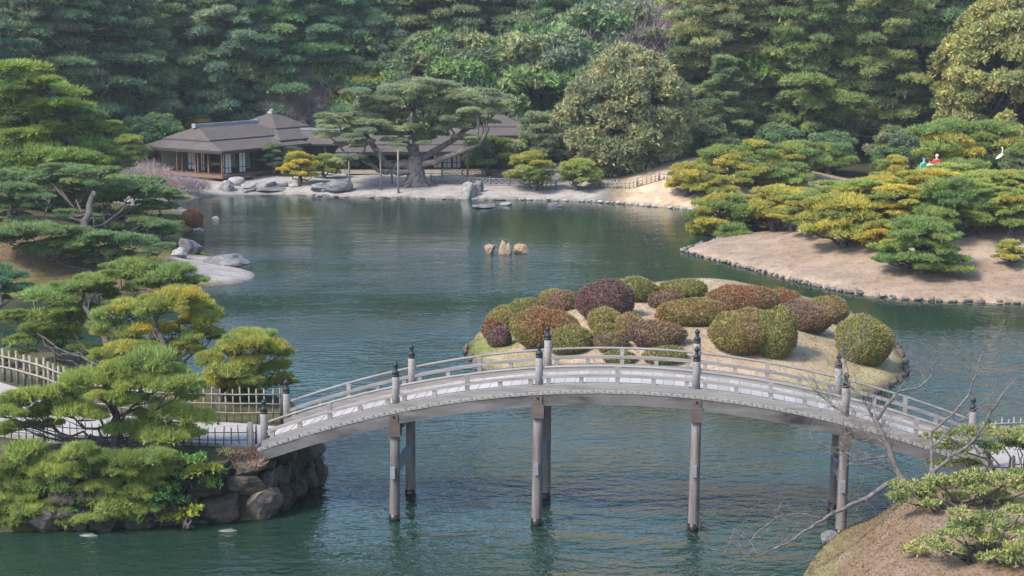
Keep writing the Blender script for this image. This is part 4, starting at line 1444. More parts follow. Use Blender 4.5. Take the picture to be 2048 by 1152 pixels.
# ---- the great propped pine in front of the rear house
def great_pine():
    r = np.random.default_rng(77)
    base = np.array(far.on(832, 372))
    root = empty('great_pine', base)
    tag(root, 'huge old grey-green pine with massive rooted trunk and propped limbs', 'pine tree')
    Y = base[1]
    k = Y / F
    mb = MB()
    mb.tube([(0, 0, -0.4), (0, 0, 0.0), (0.03, 0, 0.5), (0.0, 0, 1.0), (-0.05, 0, 1.6), (-0.1, 0.1, 2.0)], [1.25, 0.92, 0.68, 0.60, 0.58, 0.45], 12)
    for a in np.arange(0, 6.28, 0.7):                                   # spreading roots
        e = np.array((math.cos(a), math.sin(a) * 0.9, 0)) * r.uniform(1.0, 1.7)
        mb.tube([(e[0] * 0.25, e[1] * 0.25, 0.55), (e[0] * 0.6, e[1] * 0.6, 0.14), (e[0], e[1], -0.05)], [0.30, 0.2, 0.07], 7)
    limbs = [((-0.1, 0, 1.4), (775, 330), (750, 290), (722, 262), 0.36), ((0, 0, 1.6), (825, 300), (858, 262), (875, 235), 0.32), ((0.1, 0, 1.3), (880, 320), (930, 300), (960, 288), 0.26),
             ((0.1, 0.2, 1.7), (880, 300), (935, 258), (985, 232), 0.26), ((-0.2, -0.1, 1.0), (790, 350), (755, 336), (720, 318), 0.24), ((-0.1, 0.3, 1.8), (815, 290), (790, 250), (760, 225), 0.26),
             ((0, 0.4, 1.8), (830, 270), (820, 230), (840, 200), 0.24)]
    tips = []
    for i, (s, *px, w) in enumerate(limbs):
        dy = (0.2, 0.3, -0.6, 0.8, -0.5, 0.9, 0.6)[i]
        pts = [np.array(s)] + [at(x, y, Y + dy * (j + 1)) - base for j, (x, y) in enumerate(px)]
        tt = np.linspace(0, 3, 9)
        p = np.stack([np.interp(tt, range(4), [q[c] for q in pts]) for c in range(3)], 1)
        p[1:-1] += r.normal(size=(7, 3)) * 0.07
        mb.tube(p, np.linspace(w, w * 0.35, 9), 8)
        tips.append(p)
    padpx = [(690, 243, 70), (735, 222, 80), (665, 255, 60), (660, 275, 60), (705, 268, 70), (760, 205, 80), (800, 190, 90), (850, 182, 90), (905, 188, 80), (950, 198, 80), (990, 196, 60), (985, 222, 70),
             (930, 228, 80), (880, 215, 80), (830, 212, 80), (780, 235, 70), (745, 250, 70), (800, 262, 60), (860, 245, 70), (905, 252, 60), (840, 280, 60), (790, 282, 50), (960, 245, 60), (1000, 208, 50),
             (820, 172, 60), (880, 172, 70), (715, 240, 60), (770, 270, 40), (675, 235, 50), (735, 285, 40), (870, 270, 50), (700, 318, 60), (930, 275, 40), (900, 225, 60), (690, 290, 50)]
    pads = []
    for (x, y, w) in padpx:
        dyy = r.uniform(-2.2, 2.6)
        c = at(x, y, Y + dyy) - base
        s = w * k / 2
        pads.append((c, s * 1.15, s * 1.2, s * 0.34, 0, pick(GREY, r)))
        for _ in range(2):
            c2 = c + np.array((r.normal() * s * 0.8, r.normal() * s * 0.8, r.normal() * s * 0.22))
            pads.append((c2, s * 0.7, s * 0.75, s * 0.26, 0, pick(GREY, r)))
        allp = np.concatenate([t[3:] for t in tips])
        q = allp[np.argmin(np.linalg.norm(allp - c, axis=1))]
        mb.tube(branch_pts(q, c, r, 0.0, 5, 0.07), np.linspace(0.10, 0.04, 5), 5)
    mb.build('trunk', M['greybark'], root, True)
    for (c, rx, ry, rz, yaw, tint) in pads:
        add_pad(root, c, rx, ry, rz, tint, r, 'wide')


great_pine()
for i, (x0, y0, x1, y1, lb) in enumerate([
        (763, 380, 760, 300, 'thin grey prop pole under the outer limb of great pine'), (797, 386, 796, 300, 'tall prop pole at the beach edge under great pine'),
        (784, 368, 783, 322, 'short prop pole close to the trunk of great pine'), (935, 356, 935, 285, 'prop pole under the limb reaching the rear house'),
        (699, 362, 698, 320, 'prop pole under the low limb by the yellow pine')]):
    a = np.array(far.on(x0, y0))
    b_ = at(x1, y1, a[1] + 0.1) - a
    o = MB().tube([(0, 0, -0.2), b_ * 0.5, b_], [0.075, 0.07, 0.06], 7).build('prop_pole', M['post'], None, True, loc=a)
    MB().bar((b_[0] - 0.3, b_[1], b_[2]), (b_[0] + 0.3, b_[1], b_[2] + 0.02), 0.09, 0.09).build('crosspiece', M['post'], o)
    tag(o, lb, 'prop pole', 'props of the great pine')

# ------------------------------------------------------------------ wooded hill behind
def forest_pine(seed, hgt, R, npads, tones, dens=42, per=5, L=0.36, Wd=0.085, z0=0.14, flat=0.30, up=0.35):
    """tall pine, returns trunk mesh and crown mesh"""
    r = np.random.default_rng(seed)
    mb = MB()
    bend = r.normal(size=2) * 0.05 * hgt
    tz = np.linspace(0, 1, 9)
    tp = np.stack([bend[0] * tz ** 2 + 0.15 * np.sin(tz * 7 + seed), bend[1] * tz ** 2, hgt * 0.97 * tz - 0.3], 1)
    mb.tube(tp, np.linspace(0.30, 0.06, 9), 8)
    pads = []
    for i in range(npads):
        f = (i + 0.5) / npads
        zz = z0 + (1 - z0) * f ** 0.9
        env = R * (1.0 - 0.72 * max(zz - 0.45, 0) / 0.55) * (0.72 + 0.28 * min(zz / 0.45, 1))
        a = i * 2.39996 + r.normal() * 0.4
        rr = env * r.uniform(0.25, 0.95)
        ps = R * 0.32 * r.uniform(0.7, 1.25) * (1.1 - 0.45 * f)
        x0 = np.interp(hgt * zz, tp[:, 2], tp[:, 0])
        y0 = np.interp(hgt * zz, tp[:, 2], tp[:, 1])
        c = np.array((x0 + rr * math.cos(a), y0 + rr * math.sin(a), hgt * zz - ps * 0.2 + r.normal() * 0.15))
        pads.append((c, ps * 1.45, ps * 0.9, ps * flat * 1.5, a, pick(tones, r)))
        s0 = np.array((x0, y0, hgt * zz - 0.25 * rr))
        mb.tube(branch_pts(s0, c, r, 0.04, 5, 0.04), np.linspace(0.10, 0.03, 5), 5)
    me = mb.mesh('trunk', True)
    me.materials.append(M['bark'])
    cr = needle_mesh('crown', r, pads, dens, per, L, Wd, 0.95, False, up, nb=9, lump=0.40)
    cr.materials.append(M['leaf'])
    return me, cr


def broadleaf(seed, hgt, R, tones, nblob=190, dens=44, L=0.27, Wd=0.15, z0=0.0):
    r = np.random.default_rng(seed)
    mb = MB()
    mb.tube([(0, 0, -0.3), (0.1, 0, hgt * 0.3), (0.05, 0, hgt * 0.7)], [0.38, 0.28, 0.1], 8)
    pads = []
    for i in range(nblob):
        d = unit(r.normal(size=3))
        d[2] = abs(d[2]) if r.uniform() < 0.25 else d[2]
        k = r.uniform(0.72, 1.0)
        zc = hgt * 0.46
        c = np.array((d[0] * R * k, d[1] * R * k, zc + d[2] * (hgt * 0.5 - 0.4) * k))
        c[2] = max(c[2], hgt * z0 + 0.4)
        s = R * 0.22 * r.uniform(0.7, 1.3)
        pads.append((c, s * 1.2, s * 1.1, s * 0.85, r.uniform(0, 3), pick(tones, r)))
        if i % 5 == 0:
            mb.tube(branch_pts((0.05, 0, hgt * r.uniform(0.25, 0.6)), c * 0.9, r, 0, 5, 0.05), np.linspace(0.12, 0.03, 5), 5)
    me = mb.mesh('trunk', True)
    me.materials.append(M['bark'])
    cr = needle_mesh('crown', r, pads, dens, 3, L, Wd, 0.9, False, 0.3, nb=7, lump=0.5, low=-0.5)
    cr.materials.append(M['leaf'])
    return me, cr


def bare_tree(seed, hgt, R, tint, ntw=2600, L=0.9, Wd=0.035):
    """leafless tree: limbs plus a haze of fine twigs"""
    r = np.random.default_rng(seed)
    mb = MB()
    mb.tube([(0, 0, -0.3), (0, 0, hgt * 0.25), (0.1, 0, hgt * 0.5)], [0.028 * hgt / 2, 0.011 * hgt, 0.006 * hgt], 7)
    PP, NN = [], []
    for i in range(34):
        d = unit(r.normal(size=3))
        d[2] = abs(d[2])
        e = np.array((d[0] * R, d[1] * R, hgt * 0.42 + d[2] * hgt * 0.55)) * np.array((1, 1, 1)) * r.uniform(0.75, 1.0)
        p = branch_pts((0, 0, hgt * r.uniform(0.15, 0.45)), e, r, -0.06, 7, 0.05)
        mb.tube(p, np.linspace(0.006 * hgt, 0.0018 * hgt, 7), 5)
        m_ = ntw // 34
        q = p[r.integers(2, 7, size=m_)] + r.normal(size=(m_, 3)) * R * 0.13
        PP.append(q)
        NN.append(np.tile(unit(d + np.array((0, 0, 0.5))), (m_, 1)))
    me = mb.mesh('trunk', True)
    me.materials.append(M['bark'])
    P_, N_ = np.concatenate(PP), np.concatenate(NN)
    v, f, t = blades(P_, N_, np.tile(tint, (len(P_), 1)) * r.uniform(0.7, 1.3, (len(P_), 1)), r, 3, L, Wd, 0.7)
    cr = npmesh('twig_crown', v, f, t)
    cr.materials.append(M['twig'])
    return me, cr


def place(name, label, cat, group, tpl, pos, sc=1.0, rz=0.0, col=(1, 1, 1), sxy=None):
    root = empty(name, pos, rz)
    root.scale = ((sxy or sc), (sxy or sc), sc)
    tag(root, label, cat, group)
    obj('trunk', tpl[0], None, root)
    obj(tpl[1].name.split('.')[0], tpl[1], None, root, color=np.array(col) * (1 + 0.10 * np.random.default_rng(int(abs(pos[0] * 131 + pos[1] * 17))).normal(size=3) * np.array((0.9, 0.5, 0.6))) * 1.15)
    return root


DKG = [(2, (0.075, 0.112, 0.050)), (2, (0.060, 0.092, 0.048)), (1, (0.10, 0.13, 0.055))]
FP = [forest_pine(801 + i, 16, R, n, tn, z0=z0_, flat=fl_) for i, (R, n, tn, z0_, fl_) in enumerate([(4.6, 62, DARK, 0.16, 0.30), (4.2, 50, DARK + DKG[:1], 0.30, 0.22), (5.2, 60, DARK, 0.22, 0.18), (3.2, 70, DKG, 0.08, 0.5), (4.2, 52, DKG + DARK[:1], 0.34, 0.26)])]
BRIGHT = [(3, (0.098, 0.125, 0.056)), (2, (0.125, 0.148, 0.065)), (2, (0.070, 0.098, 0.052))]
FB = [forest_pine(831 + i, 16, R, n, BRIGHT) for i, (R, n) in enumerate([(4.4, 62), (3.6, 62), (5.0, 58)])]
OL = [(3, (0.100, 0.120, 0.052)), (2, (0.122, 0.138, 0.058)), (1, (0.078, 0.098, 0.045))]
BL = [broadleaf(851, 9.6, 4.1, OL), broadleaf(852, 13, 4.6, [(3, (0.165, 0.160, 0.060)), (2, (0.142, 0.148, 0.060)), (1, (0.11, 0.125, 0.055))])]
BLD = broadleaf(853, 8, 4.0, DARK + DEEP[:1], 110, 30)
BT = bare_tree(861, 9, 4.2, (0.17, 0.135, 0.145), 5200)


def farpos(x, Y):
    p = at(x, 300, Y)
    return (p[0], Y, far.z(p[0], Y) - 0.1)


r = np.random.default_rng(90)
G1, G2, G3 = 'dark pines of the wooded hill behind the tea house', 'bright pines behind the peninsula grove', 'pines high on the wooded hill'
# front row behind the tea house
for i, (x, Y, s) in enumerate([(-60, 118, 0.95), (60, 126, 1.0), (170, 131, 1.05), (290, 133, 0.95), (385, 137, 1.1), (470, 136, 1.0), (560, 137, 1.1), (655, 139, 0.95), (235, 141, 1.15), (110, 139, 1.1), (330, 146, 1.2), (520, 147, 1.2), (430, 150, 1.2), (610, 148, 1.15), (10, 136, 1.1)]):
    place('dark_pine', 'dark green pine in the wood %s' % ('beyond the tall yellow-green pine' if x < 240 else ('standing over the tea house roof' if x < 480 else 'between the tea house and the great pine')), 'pine tree', G1, FP[i % 5], farpos(x, Y), s, r.uniform(0, 6.28), np.array((1, 1, 1)) * r.uniform(0.85, 1.2))
for i, (x, Y, s) in enumerate([(700, 141, 0.9), (770, 143, 1.1), (860, 141, 1.05), (950, 143, 1.0), (900, 149, 1.25), (1010, 148, 1.15), (1090, 142, 0.92), (820, 152, 1.3), (720, 151, 1.25), (1150, 148, 1.0)]):
    place('pine_tree', 'mid green pine in the wood %s' % ('above the crown of the great pine' if x < 960 else 'between the rear house and the olive tree'), 'pine tree', 'mid green pines behind the rear house', (FP + FB)[(i * 3 + 1) % 8], farpos(x, Y), s, r.uniform(0, 6.28), np.array((1.05, 1.05, 1.1)) * r.uniform(0.9, 1.25))
for i, (x, Y, s) in enumerate([(1440, 128, 0.95), (1530, 131, 1.05), (1625, 127, 0.9), (1690, 132, 1.1), (1760, 126, 0.95), (1830, 130, 1.05), (1905, 134, 1.1), (1480, 138, 1.2), (1580, 139, 1.2), (1660, 141, 1.25), (1740, 140, 1.2), (1820, 141, 1.2), (1400, 136, 1.1), (1980, 138, 1.15), (2060, 132, 1.1), (2120, 126, 1.0)]):
    place('tall_pine', 'tall bright green pine %s' % ('between the bare trees and the pale trunk' if x < 1610 else ('behind the peninsula grove' if x < 1850 else 'around the yellow-olive tree')), 'pine tree', G2, FB[i % 3], farpos(x, Y), s, r.uniform(0, 6.28), np.array((1.22, 1.06, 0.9)) * r.uniform(0.85, 1.2))
for i, (x, Y) in enumerate([(x0, 160 + (j % 2) * 9) for j, x0 in enumerate(range(-150, 2300, 150))]):
    place('hill_pine', 'dark pine crown on the upper slope of wooded hill', 'pine tree', G3, FP[i % 5], farpos(x, Y), r.uniform(0.9, 1.1), r.uniform(0, 6.28), np.array((0.95, 1.0, 1.1)) * r.uniform(0.85, 1.15))
p = far.on(1262, 360)
place('olive_tree', 'big rounded olive-green broadleaf tree behind the low picket fence', 'tree', None, BL[0], (p[0], p[1] + 4.0, far.z(p[0], p[1] + 4) - 0.9), 1.02, 0.4, (1.1, 1.08, 1.05), 0.98)
place('dark_pine', 'dark layered pine beside the big rounded olive tree', 'pine tree', None, FP[0], farpos(1368, 131), 0.60, 1.0, (0.8, 0.85, 0.95))
place('pine_tree', 'green pine with lifted branch tips before the dark layered pine', 'pine tree', None, FB[1], farpos(1440, 124), 0.50, 2.0, (0.95, 1.0, 0.95), 0.62)
place('yellow_tree', 'tall yellow-olive broadleaf tree above the green pines', 'tree', None, BL[1], farpos(2010, 122), 1.0, 0.7, (0.92, 0.98, 1.0))
for i, (x, Y, s) in enumerate([(1225, 142, 1.25), (1310, 140, 1.25), (1375, 142, 1.3), (1270, 147, 1.5)]):
    place('bare_tree', 'leafless purple-grey tree above the big olive tree', 'tree', 'bare trees on the hill', BT, farpos(x, Y), s, i * 1.3)
place('bare_tree', 'pinkish bare tree deep in the dark wood over the long roof', 'tree', None, BT, farpos(600, 137), 0.8, 2.2, (1.3, 1.2, 1.2))
for i, (x, Y, s, lb) in enumerate([(300, 128, 0.55, 'dark evergreen bush behind the tea house roof'), (690, 137, 0.6, 'dark evergreen bush behind the low pale-ridged roof'), (1120, 133, 0.5, 'dark evergreen bush beside the grey-green tiered pine'),
                                   (1330, 126, 0.5, 'dark evergreen bush under the dark layered pine'), (1420, 122, 0.42, 'low dark evergreen bush under the lifted-tip pine'), (1560, 121, 0.42, 'dark evergreen bush behind the wide flat-topped pine'),
                                   (1660, 119, 0.40, 'dark evergreen bush at a pale trunk behind the grove'), (1790, 120, 0.45, 'dark evergreen bush in the wood edge behind the grove')]):
    place('evergreen_bush', lb, 'bush', None, BLD, farpos(x, Y), s, i * 0.9)
for i, (x, Y, s, c_, lb) in enumerate([
        (215, 136, 1.35, (0.95, 1.0, 1.05), 'rounded blue-green broadleaf crown in the wood beyond the tea house hip'), (505, 141, 1.5, (0.9, 0.95, 1.0), 'dark rounded broadleaf crown over the square tea house roof'),
        (690, 143, 1.55, (1.5, 1.35, 1.0), 'yellowish broadleaf crown beside the great pine top'), (905, 139, 1.35, (1.25, 1.15, 1.1), 'grey-green broadleaf crown over the great pine'),
        (1080, 139, 1.4, (1.45, 1.3, 1.2), 'pale grey-green broadleaf crown next to the bare trees'), (1150, 143, 1.7, (0.95, 1.0, 1.15), 'dark blue-green broadleaf crown under the bare trees'),
        (1590, 131, 1.35, (1.4, 1.25, 1.0), 'light green broadleaf crown among the tall bright pines'), (1770, 133, 1.6, (1.25, 1.15, 1.0), 'mid green broadleaf crown among the tall bright pines'),
        (70, 131, 1.4, (1.5, 1.3, 0.9), 'yellow-green broadleaf crown behind the tall yellow-green pine'), (380, 143, 1.9, (1.3, 1.2, 1.15), 'large grey-green broadleaf crown high over the tea house')]):
    place('broadleaf_tree', lb, 'tree', 'broadleaf trees mixed into the pine wood', BLD, farpos(x, Y), s, i * 1.7, c_)
# smaller pines round the tea house
for i, (x, y, w, h, tn, lb) in enumerate([
        (398, 285, 80, 70, OLIVE, 'yellow-green pine showing over the tea house ridge'), (330, 300, 110, 55, DEEP + OLIVE[:1], 'low spreading pine behind the tea house hip'),
        (258, 345, 90, 75, LIME, 'bright green pine at the tea house corner'), (545, 285, 70, 60, DEEP, 'small green pine behind the square tea house roof'),
        (748, 290, 160, 145, LIME + OLIVE[:1], 'bright yellow-green bushy pine above the great pine')]):
    Yp = (134, 133, 121, 137, 138)[i]
    p = at(x, y, Yp)
    zg = far.z(p[0], Yp)
    top = at(x, y - h, Yp)[2]
    pruned_pine(lb, 'pine tree', None, (p[0], Yp, zg), w * Yp / F, top - zg, tn, 760 + i, 18, 0.45, 0.45, 0.36)

# ---- loose natural pines on the land opposite the near bank
def natural_pine(label, base, padpx, Y, tones, seed, dY=2.0, flat=0.36, tr=0.2, dens=70, name='spreading_pine'):
    return pads_pine(label, 'pine tree', None, base, padpx, Y, tones, seed, name, 1.0, dY, flat, None, tr, 6, 0.30, 0.045, dens, 3, 'wide')


r = np.random.default_rng(95)


def spray(x0, x1, y0, y1, n, w0, w1, rr):
    return [(rr.uniform(x0, x1), rr.uniform(y0, y1), rr.uniform(w0, w1)) for _ in range(n)]


MOS = [(2, (0.095, 0.135, 0.050)), (2, (0.075, 0.115, 0.048)), (1, (0.12, 0.15, 0.05))]
YGR = [(3, (0.135, 0.175, 0.035)), (2, (0.105, 0.150, 0.035)), (1, (0.08, 0.125, 0.04))]
b0 = far.on(158, 500)
natural_pine('spreading pine with low flat sprays over the dry grass bank', b0,
             [(110, 350, 120), (190, 345, 110), (240, 365, 110), (150, 375, 130), (60, 372, 120), (260, 395, 120), (200, 405, 120), (120, 410, 120), (290, 420, 90), (230, 440, 120), (150, 440, 120), (90, 440, 100),
              (300, 450, 90), (200, 470, 120), (280, 480, 80), (330, 455, 70), (240, 485, 100), (40, 405, 110), (20, 440, 90), (320, 420, 90), (345, 440, 60), (280, 375, 110), (310, 395, 90), (180, 490, 100), (300, 500, 70), (100, 470, 100)], 86, MOS, 771, 3.0, 0.26)
b1 = far.on(20, 500)
natural_pine('tall yellow-green pine rising at the edge of dry grass bank', (b1[0], 91, far.z(b1[0], 91)),
             [(40, 150, 130), (90, 185, 140), (20, 195, 140), (120, 215, 130), (60, 230, 150), (150, 245, 120), (0, 250, 120), (190, 255, 90), (100, 268, 130), (30, 285, 130), (150, 285, 110), (60, 310, 120), (200, 300, 90),
              (120, 320, 120), (10, 330, 100), (70, 170, 100), (-20, 220, 100), (220, 325, 90), (170, 330, 110), (30, 350, 120)], 91, YGR, 772, 2.5, 0.34, 0.26)
b2 = far.on(60, 520)
natural_pine('dark branching pine with bare lower limbs on dry bank', (g(-40, 520, 1.0)[0], 80, 1.2), [(20, 385, 110), (-10, 420, 100), (70, 395, 90), (40, 450, 80), (0, 360, 100), (110, 470, 60), (120, 505, 70), (90, 525, 60), (150, 530, 70), (60, 480, 110), (30, 505, 100), (125, 498, 80), (-10, 490, 100), (40, 530, 70)], 80, MOS, 773, 1.5, 0.3)
natural_pine('blue-green pine sprig at the edge of the inlet', (*g(-10, 640), 0.3), [(20, 560, 80), (0, 585, 70), (45, 580, 60), (-10, 545, 70)], 68, [(1, (0.06, 0.12, 0.06))], 774, 0.5, 0.4, 0.1)
natural_pine('low dark pine spreading across the brown slope above the spit', far.on(215, 545),
             [(60, 465, 120), (130, 470, 120), (200, 485, 110), (270, 490, 100), (90, 500, 110), (160, 510, 100), (320, 500, 70), (20, 480, 100), (230, 515, 80)], 75.5, MOS, 775, 0.8, 0.28, 0.13)
# pinkish leafless shrubs beside the tea house
BS = bare_tree(871, 2.2, 2.0, (0.27, 0.205, 0.195), 1300, 0.42, 0.016)
for i, (x, y, s) in enumerate([(275, 376, 0.75), (320, 380, 0.65), (365, 388, 0.62), (398, 391, 0.55), (335, 398, 0.6), (300, 362, 0.65)]):
    p = far.on(x, y)
    place('bare_shrub', 'leafless pinkish shrub on the shore beside the tea house', 'shrub', 'bare pinkish shrubs by the tea house', BS, p, s, i * 1.1)
p = far.on(338, 415)
place('bare_tree', 'small crooked leafless tree on the grassy point', 'tree', None, bare_tree(872, 2.2, 1.3, (0.17, 0.13, 0.12), 700, 0.35, 0.02), p, 1.0)

# ------------------------------------------------------------------ tea house
def roof_slab(mb, ring0, ring1, z0, z1):
    """sloping faces between two rectangles (lists of four xy corners, same order)"""
    v = [(x, y, z0) for x, y in ring0] + [(x, y, z1) for x, y in ring1]
    mb.add(v, [[i, (i + 1) % 4, 4 + (i + 1) % 4, 4 + i] for i in range(4)])


def rect(cx, cy, a, b_): return [(cx - a, cy - b_), (cx + a, cy - b_), (cx + a, cy + b_), (cx - a, cy + b_)]


def hip_roof(root, cx, cy, a, b_, ze, rise, ridge, name='roof', tile=True, thick=0.14):
    """two-tier shingled hip roof; a, b_ half sizes at the eave; ridge = half length of ridge along x"""
    mb = MB()
    t = 0.47
    am, bm_ = a + (ridge - a) * t, b_ * (1 - t)
    roof_slab(mb, rect(cx, cy, a - 0.06, b_ - 0.06), rect(cx, cy, a, b_), ze - thick, ze)
    mb.add([(x, y, ze - thick) for x, y in rect(cx, cy, a - 0.06, b_ - 0.06)], [[3, 2, 1, 0]])
    roof_slab(mb, rect(cx, cy, a, b_), rect(cx, cy, am, bm_), ze, ze + rise * 0.40)
    r0 = rect(cx, cy, am + 0.14, bm_ + 0.14)
    roof_slab(mb, r0, r0, ze + rise * 0.37, ze + rise * 0.37 + 0.10)
    roof_slab(mb, r0, rect(cx, cy, max(ridge, 0.05), 0.05), ze + rise * 0.37 + 0.10, ze + rise)
    mb.add([(x, y, ze + rise) for x, y in rect(cx, cy, max(ridge, 0.05), 0.05)], [[0, 1, 2, 3]])
    o = mb.build(name, M['roof'], root)
    ef = MB()
    roof_slab(ef, rect(cx, cy, a - 0.03, b_ - 0.03), rect(cx, cy, a - 0.02, b_ - 0.02), ze - thick - 0.10, ze - thick + 0.02)
    ef.build('eave_board', M['darkwood'], o)
    if tile:
        rt = MB()
        if ridge > 0.3:
            rt.box((cx, cy, ze + rise + 0.04), (ridge * 2 + 0.5, 0.30, 0.16))
            rt.box((cx, cy, ze + rise + 0.15), (ridge * 2 + 0.3, 0.20, 0.08))
            for e in (-1, 1): rt.box((cx + e * (ridge + 0.25), cy, ze + rise + 0.08), (0.14, 0.36, 0.30))
        else:
            rt.box((cx, cy, ze + rise + 0.02), (0.5, 0.5, 0.16), taper=0.8)
            rt.lathe((cx, cy, ze + rise + 0.1), [(0.16, 0), (0.18, 0.06), (0.12, 0.12), (0.0, 0.18)], 8)
        rt.build('ridge_cap', M['ridge'], o)
    return o


TP = np.array(far.on(445, 362))
th = empty('tea_house', TP, math.radians(55))
tag(th, 'low wooden tea house with brown shingled hip roof and open veranda', 'house')
LX, LY, FZ, EZ = 7.4, 6.3, 0.45, 2.2
hip_roof(th, LX / 2, LY / 2, LX / 2 + 0.95, LY / 2 + 0.95, EZ, 1.45, 2.95)
# veranda floor of boards, rim beam, stilts
for i in range(9):
    MB().box((0.35 + i * 0.0 + LX / 2 - 0.35, -0.42 + i * 0.13, FZ - 0.04), (LX + 0.9, 0.12, 0.06)).build('floor_board', M['brownwood'], th)
for i in range(9):
    MB().box((-0.42 + i * 0.13, LY / 2 + 0.42, FZ - 0.04), (0.12, LY - 0.15, 0.06)).build('floor_board', M['brownwood'], th)
MB().box((LX / 2, LY / 2 + 0.6, FZ - 0.09), (LX - 1.4, LY - 1.3, 0.10)).build('inner_floor', M['brownwood'], th)
MB().box((LX / 2, -0.50, FZ - 0.13), (LX + 1.0, 0.08, 0.20)).build('rim_beam', M['brownwood'], th)
MB().box((-0.50, LY / 2, FZ - 0.13), (0.08, LY + 0.9, 0.20)).build('rim_beam', M['brownwood'], th)
for x in np.linspace(-0.3, LX - 0.1, 7): MB().tube([(x, -0.3, -0.5), (x, -0.3, FZ - 0.1)], 0.06, 6).build('stilt', M['brownwood'], th)
for y in np.linspace(0.6, LY, 5): MB().tube([(-0.3, y, -0.5), (-0.3, y, FZ - 0.1)], 0.06, 6).build('stilt', M['brownwood'], th)
for x in (0.0, 1.5, 3.0, 4.5, 6.0, LX): MB().box((x, 0, (FZ + EZ) / 2), (0.13, 0.13, EZ - FZ)).build('pillar', M['darkwood'], th)
for y in (1.3, 2.6, 3.9, LY): MB().box((0, y, (FZ + EZ) / 2), (0.13, 0.13, EZ - FZ)).build('pillar', M['brownwood'], th)
for x, y in ((-0.45, -0.45), (-0.45, 1.9), (-0.45, 4.0), (-0.45, LY + 0.2)): MB().tube([(x, y, FZ - 0.1), (x, y, EZ - 0.1)], 0.055, 7).build('veranda_post', M['brownwood'], th)
MB().box((LX / 2, 0, EZ - 0.16), (LX, 0.11, 0.2)).build('lintel', M['darkwood'], th)
MB().box((0, LY / 2, EZ - 0.16), (0.11, LY, 0.2)).build('lintel', M['darkwood'], th)
# rooms set back: plaster wall, paper screens with frames, dark openings
MB().box((2.2, LY - 0.2, (FZ + EZ) / 2), (4.2, 0.08, EZ - FZ - 0.05)).build('plaster_wall', M['plaster'], th)
MB().box((4.4, 2.4, (FZ + EZ) / 2), (0.08, 4.2, EZ - FZ - 0.05)).build('plaster_wall', M['plaster'], th)
MB().box((5.9, 1.6, (FZ + EZ) / 2), (2.9, 0.08, EZ - FZ - 0.05)).build('inner_wall', M['darkwood'], th)


def screen(root, x0, x1, y, axis='x', z0=FZ, z1=EZ - 0.28, n=2, mat='shoji'):
    w, hh = x1 - x0, z1 - z0
    c = ((x0 + x1) / 2, y, (z0 + z1) / 2) if axis == 'x' else (y, (x0 + x1) / 2, (z0 + z1) / 2)
    s = (w, 0.03, hh) if axis == 'x' else (0.03, w, hh)
    o = MB().box(c, s).build('paper_screen', M[mat], root)
    fr = MB()
    for zz in (z0 + 0.03, z0 + 0.42, z1 - 0.03):
        fr.box((c[0], c[1], zz), (w, 0.05, 0.05) if axis == 'x' else (0.05, w, 0.05))
    for t in np.linspace(0, 1, n + 1):
        q = x0 + w * t
        fr.box((q, y, c[2]) if axis == 'x' else (y, q, c[2]), (0.045, 0.052, hh))
    fr.build('screen_frame', M['darkwood'], o)


for x0, x1 in ((0.35, 0.95), (1.75, 2.4)): screen(th, x0, x1, 0.06)
for x0, x1 in ((3.1, 4.4), (4.6, 5.9), (6.1, 7.3)): MB().box(((x0 + x1) / 2, 0.10, (FZ + EZ) / 2 - 0.1), (x1 - x0, 0.04, EZ - FZ - 0.25)).build('shutter', M['darkwood'], th)
screen(th, 0.3, 1.0, 0.9, 'y')
screen(th, 4.3, 5.0, 1.6, 'y')
screen(th, 2.9, 3.3, 1.2, 'y', mat='plaster')
# steps to the garden
MB().box((1.2, -0.95, 0.24), (1.5, 0.6, 0.10)).build('step', M['brownwood'], th)
MB().box((1.2, -0.95, 0.05), (1.3, 0.5, 0.28)).build('step', M['darkwood'], th)
# square wing with pyramid roof
hip_roof(th, 9.0, 3.6, 3.3, 3.9, EZ + 0.32, 1.75, 0.0, 'wing_roof')
MB().box((9.1, 3.7, 1.1), (4.4, 5.2, 2.3)).build('wing_wall', M['darkwood'], th)

# low corridor with a pale ridge between the two houses
p0 = np.array(far.on(585, 352))
co = empty('corridor', (p0[0], p0[1] + 5.5, far.z(p0[0], p0[1] + 5.5) - 0.1), math.radians(2))
tag(co, 'long low corridor roof with white ridge joining the tea house and rear house', 'house')
mb = MB()
L = 5.4
mb.add([(0, -1.5, 2.05), (L, -1.5, 2.05), (L, 0, 3.0), (0, 0, 3.0), (0, 1.5, 2.05), (L, 1.5, 2.05)], [[0, 1, 2, 3], [3, 2, 5, 4]])
mb.add([(0, -1.47, 1.93), (L, -1.47, 1.93), (L, 0, 2.86), (0, 0, 2.86), (0, -1.5, 2.05), (L, -1.5, 2.05)], [[3, 2, 1, 0], [0, 1, 5, 4]])
mb.build('roof', M['roof'], co)
MB().box((L / 2, 0, 3.05), (L + 0.1, 0.26, 0.17)).build('ridge_cap', M['ridge'], co)
MB().box((L / 2, 0.2, 1.0), (L - 0.3, 1.6, 2.0)).build('wall', M['darkwood'], co)
for x in np.linspace(0.2, L - 0.2, 4): MB().tube([(x, -1.2, 0), (x, -1.2, 2.05)], 0.06, 6).build('post', M['brownwood'], co)

